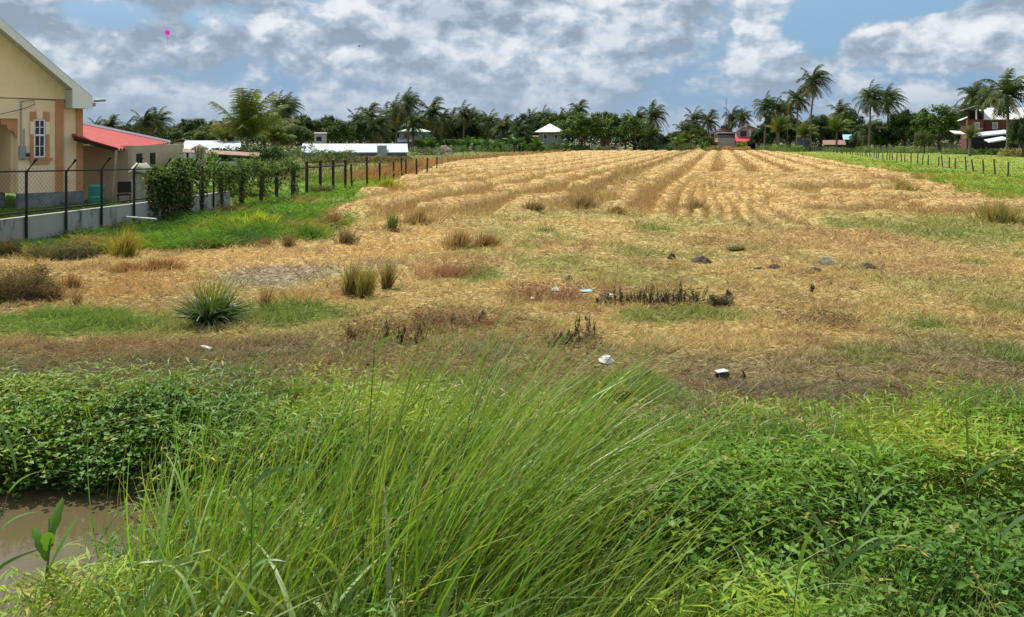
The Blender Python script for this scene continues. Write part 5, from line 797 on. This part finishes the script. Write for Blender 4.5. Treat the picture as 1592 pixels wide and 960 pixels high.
# low shrubs along the far edges
SH = [(i, p, q, w, h, Y, c, l) for i, (p, q, w, h, Y, c, l) in enumerate([(700, 237, 60, 16, 170, (.06, .11, .03), 'low green shrub under the left banana plants'), (665, 236, 60, 26, 182, (.05, .09, .025), 'dark shrub between the left banana plants'), (735, 236, 80, 30, 186, (.045, .085, .025), 'dark wide shrub behind the middle bananas'), (800, 236, 70, 24, 186, (.05, .09, .025), 'dark shrub under the blue tarpaulin'), (870, 236, 40, 24, 185, (.05, .095, .025), 'green shrub hiding the right corner of the hip roof house'), (830, 236, 40, 14, 183, (.06, .11, .03), 'green shrub at the left corner of the hip roof house'), (770, 236, 70, 18, 178, (.06, .12, .03), 'low green shrub under the middle banana plants'), (835, 236, 60, 14, 184, (.08, .14, .03), 'low green shrub before the hip roof house'), (903, 230, 40, 14, 188, (.10, .14, .06), 'grey green shrub over the block wall'), (940, 230, 40, 10, 189, (.13, .16, .08), 'pale flowering shrub over the block wall'), (1000, 236, 40, 20, 188, (.04, .07, .03), 'dark shrub at the right end of the block wall'), (1030, 236, 50, 18, 186, (.04, .075, .03), 'dark shrub under the low spreading palm'), (1060, 236, 50, 20, 184, (.06, .1, .03), 'green shrub under the short young palm'), (1100, 236, 50, 12, 186, (.18, .16, .06), 'dry olive shrub before the pink house'), (1145, 236, 50, 10, 188, (.30, .19, .08), 'orange brown dry shrub before the red porch house'), (1152, 233, 20, 20, 195, (.12, .2, .04), 'bright green shrub at the porch corner'), (1200, 236, 50, 16, 184, (.10, .16, .035), 'green shrub at the foot of the bright young palm'), (1225, 238, 60, 16, 176, (.11, .17, .04), 'green shrub before the plank fence'), (1320, 236, 80, 12, 172, (.09, .16, .04), 'low green hedge bush beyond the meadow posts'), (1370, 236, 90, 16, 165, (.08, .14, .04), 'long low green hedge bush beyond the meadow'), (1425, 234, 70, 16, 160, (.09, .14, .04), 'low green hedge bush under the dark rounded tree'), (1490, 236, 60, 14, 148, (.10, .15, .05), 'green hedge bush before the grey plank fence'), (1540, 236, 60, 14, 140, (.10, .15, .04), 'green bush before the maroon house'), (1575, 238, 50, 20, 125, (.20, .20, .07), 'yellowish bush at the foot of the big coconut palm'), (450, 246, 90, 30, 80, (.07, .11, .04), 'grey green bush beyond the railed fence'), (520, 246, 80, 18, 85, (.08, .12, .04), 'low green bush before the long white roof'), (415, 250, 60, 36, 58, (.05, .09, .03), 'dark bush beside the young palm trunk'), (360, 250, 80, 30, 50, (.03, .06, .02), 'dark bush under the rusty lean-to roof'), (310, 262, 50, 22, 45, (.04, .08, .03), 'dark bush at the left under the lean-to roof'), (600, 240, 60, 12, 100, (.11, .11, .05), 'olive bush at the right end of the long white roof'), (500, 253, 70, 14, 90, (.12, .13, .05), 'olive bush at the left front of the long white roof'), (555, 253, 80, 15, 91, (.14, .11, .05), 'brownish bush at the middle front of the long white roof'), (612, 252, 66, 14, 92, (.13, .12, .05), 'dull bush at the right front of the long white roof'), (665, 236, 60, 18, 140, (.10, .13, .05), 'olive bush below the green roofed house')])]
for i, p, q, w, h, Y, c, l in SH: bush(p, q, w, h, c, l, 1500, False, tuple(np.array(c)*1.7), Y=Y, lf=.16+.001*Y, z=float(EYE-(q-HY)/F*Y) if Y < 100 else 0.0)

# ------------------------------------------------------------------ sky, sun, camera
SUN = Vector((-.50, .62, 0)).normalized()*math.cos(math.radians(56))+Vector((0, 0, math.sin(math.radians(56))))
w = bpy.data.worlds.new('World'); SC.world = w; w.use_nodes = True; nt = w.node_tree; nt.nodes.clear(); N = nt.nodes.new; L = nt.links.new
out = N('ShaderNodeOutputWorld'); bg = N('ShaderNodeBackground'); bg.inputs[1].default_value = .1; L(bg.outputs[0], out.inputs[0])
sky = N('ShaderNodeTexSky'); sky.sky_type = 'NISHITA'; sky.sun_disc = False; sky.sun_elevation = math.radians(56); sky.sun_rotation = math.atan2(SUN.x, SUN.y); sky.air_density = 1.2; sky.dust_density = 1.2; sky.ozone_density = 1.4
tc = N('ShaderNodeTexCoord'); sep = N('ShaderNodeSeparateXYZ'); L(tc.outputs['Generated'], sep.inputs[0])
def M(op, a, b=None, c=None, clamp=False):
    n = N('ShaderNodeMath'); n.operation = op; n.use_clamp = clamp
    for i, v in enumerate((a, b, c)):
        if v is None: continue
        if isinstance(v, (int, float)): n.inputs[i].default_value = v
        else: L(v, n.inputs[i])
    return n.outputs[0]
def MR(v, a, b, c=0., d=1.):
    n = N('ShaderNodeMapRange'); n.interpolation_type = 'SMOOTHSTEP'; L(v, n.inputs[0])
    for i, q in enumerate((a, b, c, d)): n.inputs[i+1].default_value = q
    return n.outputs[0]
az = M('ARCTAN2', sep.outputs[0], sep.outputs[1]); el = M('ARCSINE', sep.outputs[2])
def cloudn(daz, dele, scale, detail, rough, sx=5.2, sy=9.5, seed=0., dist=.0):
    c = N('ShaderNodeCombineXYZ'); L(M('MULTIPLY', M('ADD', az, daz), sx), c.inputs[0]); L(M('MULTIPLY', M('ADD', el, dele), sy), c.inputs[1]); c.inputs[2].default_value = seed
    n = N('ShaderNodeTexNoise'); n.inputs['Scale'].default_value = scale; n.inputs['Detail'].default_value = detail; n.inputs['Roughness'].default_value = rough; n.inputs['Distortion'].default_value = dist; L(c.outputs[0], n.inputs['Vector']); return n.outputs[0]
def blob(a0, e0, ra, re):
    x = M('DIVIDE', M('SUBTRACT', az, a0), ra); y = M('DIVIDE', M('SUBTRACT', el, e0), re); return MR(M('SQRT', M('ADD', M('MULTIPLY', x, x), M('MULTIPLY', y, y))), .35, 1.15, 1., 0.)
def puff(daz, dele):
    base = cloudn(daz, dele, 1.15, 8, .56, sx=5.4, sy=8.0, seed=3.1)
    c = N('ShaderNodeCombineXYZ'); L(M('MULTIPLY', M('ADD', az, daz), 5.0), c.inputs[0]); L(M('MULTIPLY', M('ADD', el, dele), 8.0), c.inputs[1]); c.inputs[2].default_value = 1.7
    wn = N('ShaderNodeTexNoise'); wn.inputs['Scale'].default_value = 4.5; wn.inputs['Detail'].default_value = 5; L(c.outputs[0], wn.inputs['Vector'])
    wa = N('ShaderNodeVectorMath'); wa.operation = 'MULTIPLY_ADD'; L(wn.outputs['Color'], wa.inputs[0]); wa.inputs[1].default_value = (.34, .34, .34); L(c.outputs[0], wa.inputs[2])
    tot = M('MULTIPLY', base, .80)
    for sc_v, wt_v in ((2.6, .20), (6.5, .10), (15., .05)):
        v = N('ShaderNodeTexVoronoi'); v.feature = 'SMOOTH_F1'; v.inputs['Scale'].default_value = sc_v; v.inputs['Smoothness'].default_value = .35; L(wa.outputs[0], v.inputs['Vector'])
        tot = M('ADD', tot, M('MULTIPLY', M('SUBTRACT', .62, v.outputs['Distance']), wt_v))
    return M('ADD', tot, .02)
n1 = puff(0, 0); n2 = puff(-.009, .017); nb = cloudn(0, 0, .8, 4, .55, sx=5.5, sy=8.5, seed=8.3)
def AE(px, py): a = math.atan((px-CX)/F); return a, math.atan((HY-py)/math.hypot(F, px-CX))
gaps = [((160, 22), .065, .022, .9), ((330, 28), .045, .022, .7), ((1330, 15), .10, .035, 1.0), ((1265, 55), .05, .035, .95), ((1440, 5), .08, .012, .9), ((490, 20), .03, .03, .35), ((1120, 165), .18, .02, .35), ((1400, 120), .14, .04, .35)]
dens = M('ADD', n1, .17)
for (p, ra, re, s) in gaps: a0, e0 = AE(*p); dens = M('SUBTRACT', dens, M('MULTIPLY', blob(a0, e0, ra, re), s*.25))
for (p, ra, re, s) in [((1480, 70), .12, .035, .12), ((800, 90), .2, .04, .06)]: a0, e0 = AE(*p); dens = M('ADD', dens, M('MULTIPLY', blob(a0, e0, ra, re), s))
cov = MR(dens, .46, .60); lit = MR(M('ADD', M('MULTIPLY', M('SUBTRACT', n1, n2), 4.6), M('ADD', .55, M('MULTIPLY', M('SUBTRACT', .5, nb), 1.0))), -.1, 1.12)
# big dark cloud bases
for (p, ra, re, s) in [((720, 22), .10, .024, .45), ((60, 20), .07, .02, .3), ((260, 50), .05, .015, .25), ((600, 60), .1, .015, .25), ((1000, 60), .12, .03, .2), ((1080, 120), .2, .03, .15)]:
    a0, e0 = AE(*p); lit = M('SUBTRACT', lit, M('MULTIPLY', blob(a0, e0, ra, re), s))
lit = M('MAXIMUM', lit, 0.0)
cr = N('ShaderNodeValToRGB'); e = cr.color_ramp.elements; e[0].position = 0; e[0].color = (.29, .365, .465, 1); e[1].position = 1; e[1].color = (.80, .835, .875, 1); q = e.new(.45); q.color = (.45, .535, .645, 1); L(lit, cr.inputs[0])
sc_ = N('ShaderNodeVectorMath'); sc_.operation = 'SCALE'; L(cr.outputs[0], sc_.inputs[0]); sc_.inputs['Scale'].default_value = 7.4
def mix(f, a, b):
    n = N('ShaderNodeMix'); n.data_type = 'RGBA'; L(f, n.inputs[0]) if not isinstance(f, float) else None
    for i, v in ((6, a), (7, b)):
        if isinstance(v, tuple): n.inputs[i].default_value = v
        else: L(v, n.inputs[i])
    return n.outputs[2]
blue = mix(MR(el, .0, .5), (1.6, 2.9, 4.5, 1), sky.outputs[0]); skyc = mix(cov, blue, sc_.outputs[0])
hz = M('MULTIPLY', MR(el, .005, .105, 1., 0.), .82); skyc = mix(hz, skyc, (2.45, 3.15, 4.1, 1))
up_ = N('ShaderNodeVectorMath'); up_.operation = 'SCALE'; L(skyc, up_.inputs[0]); L(MR(el, .22, .75, 1., 1.35), up_.inputs['Scale']); L(up_.outputs[0], bg.inputs[0])  # sky overhead, out of view, brightened to lift the light on shaded sides
sl = bpy.data.lights.new('sun', 'SUN'); sl.energy = 4.9; sl.angle = math.radians(.6); sl.color = (1, .955, .88); so = bpy.data.objects.new('sun', sl); COL.objects.link(so); so.rotation_euler = (-SUN).to_track_quat('-Z', 'Y').to_euler(); so.location = (0, 0, 40)
cd = bpy.data.cameras.new('camera'); cd.sensor_width = 36; cd.lens = F/1592*36; cd.shift_y = -(480-HY)/1592; cd.clip_end = 6000; cd.clip_start = .05; co = bpy.data.objects.new('camera', cd); COL.objects.link(co); co.location = (0, 0, EYE); co.rotation_euler = (PI/2, 0, 0); SC.camera = co
SC.view_settings.view_transform = 'Standard'; SC.view_settings.look = 'None'; SC.view_settings.exposure = 0.5; SC.view_settings.gamma = 1
SC.cycles.max_bounces = 6; SC.cycles.transparent_max_bounces = 4; SC.cycles.diffuse_bounces = 3
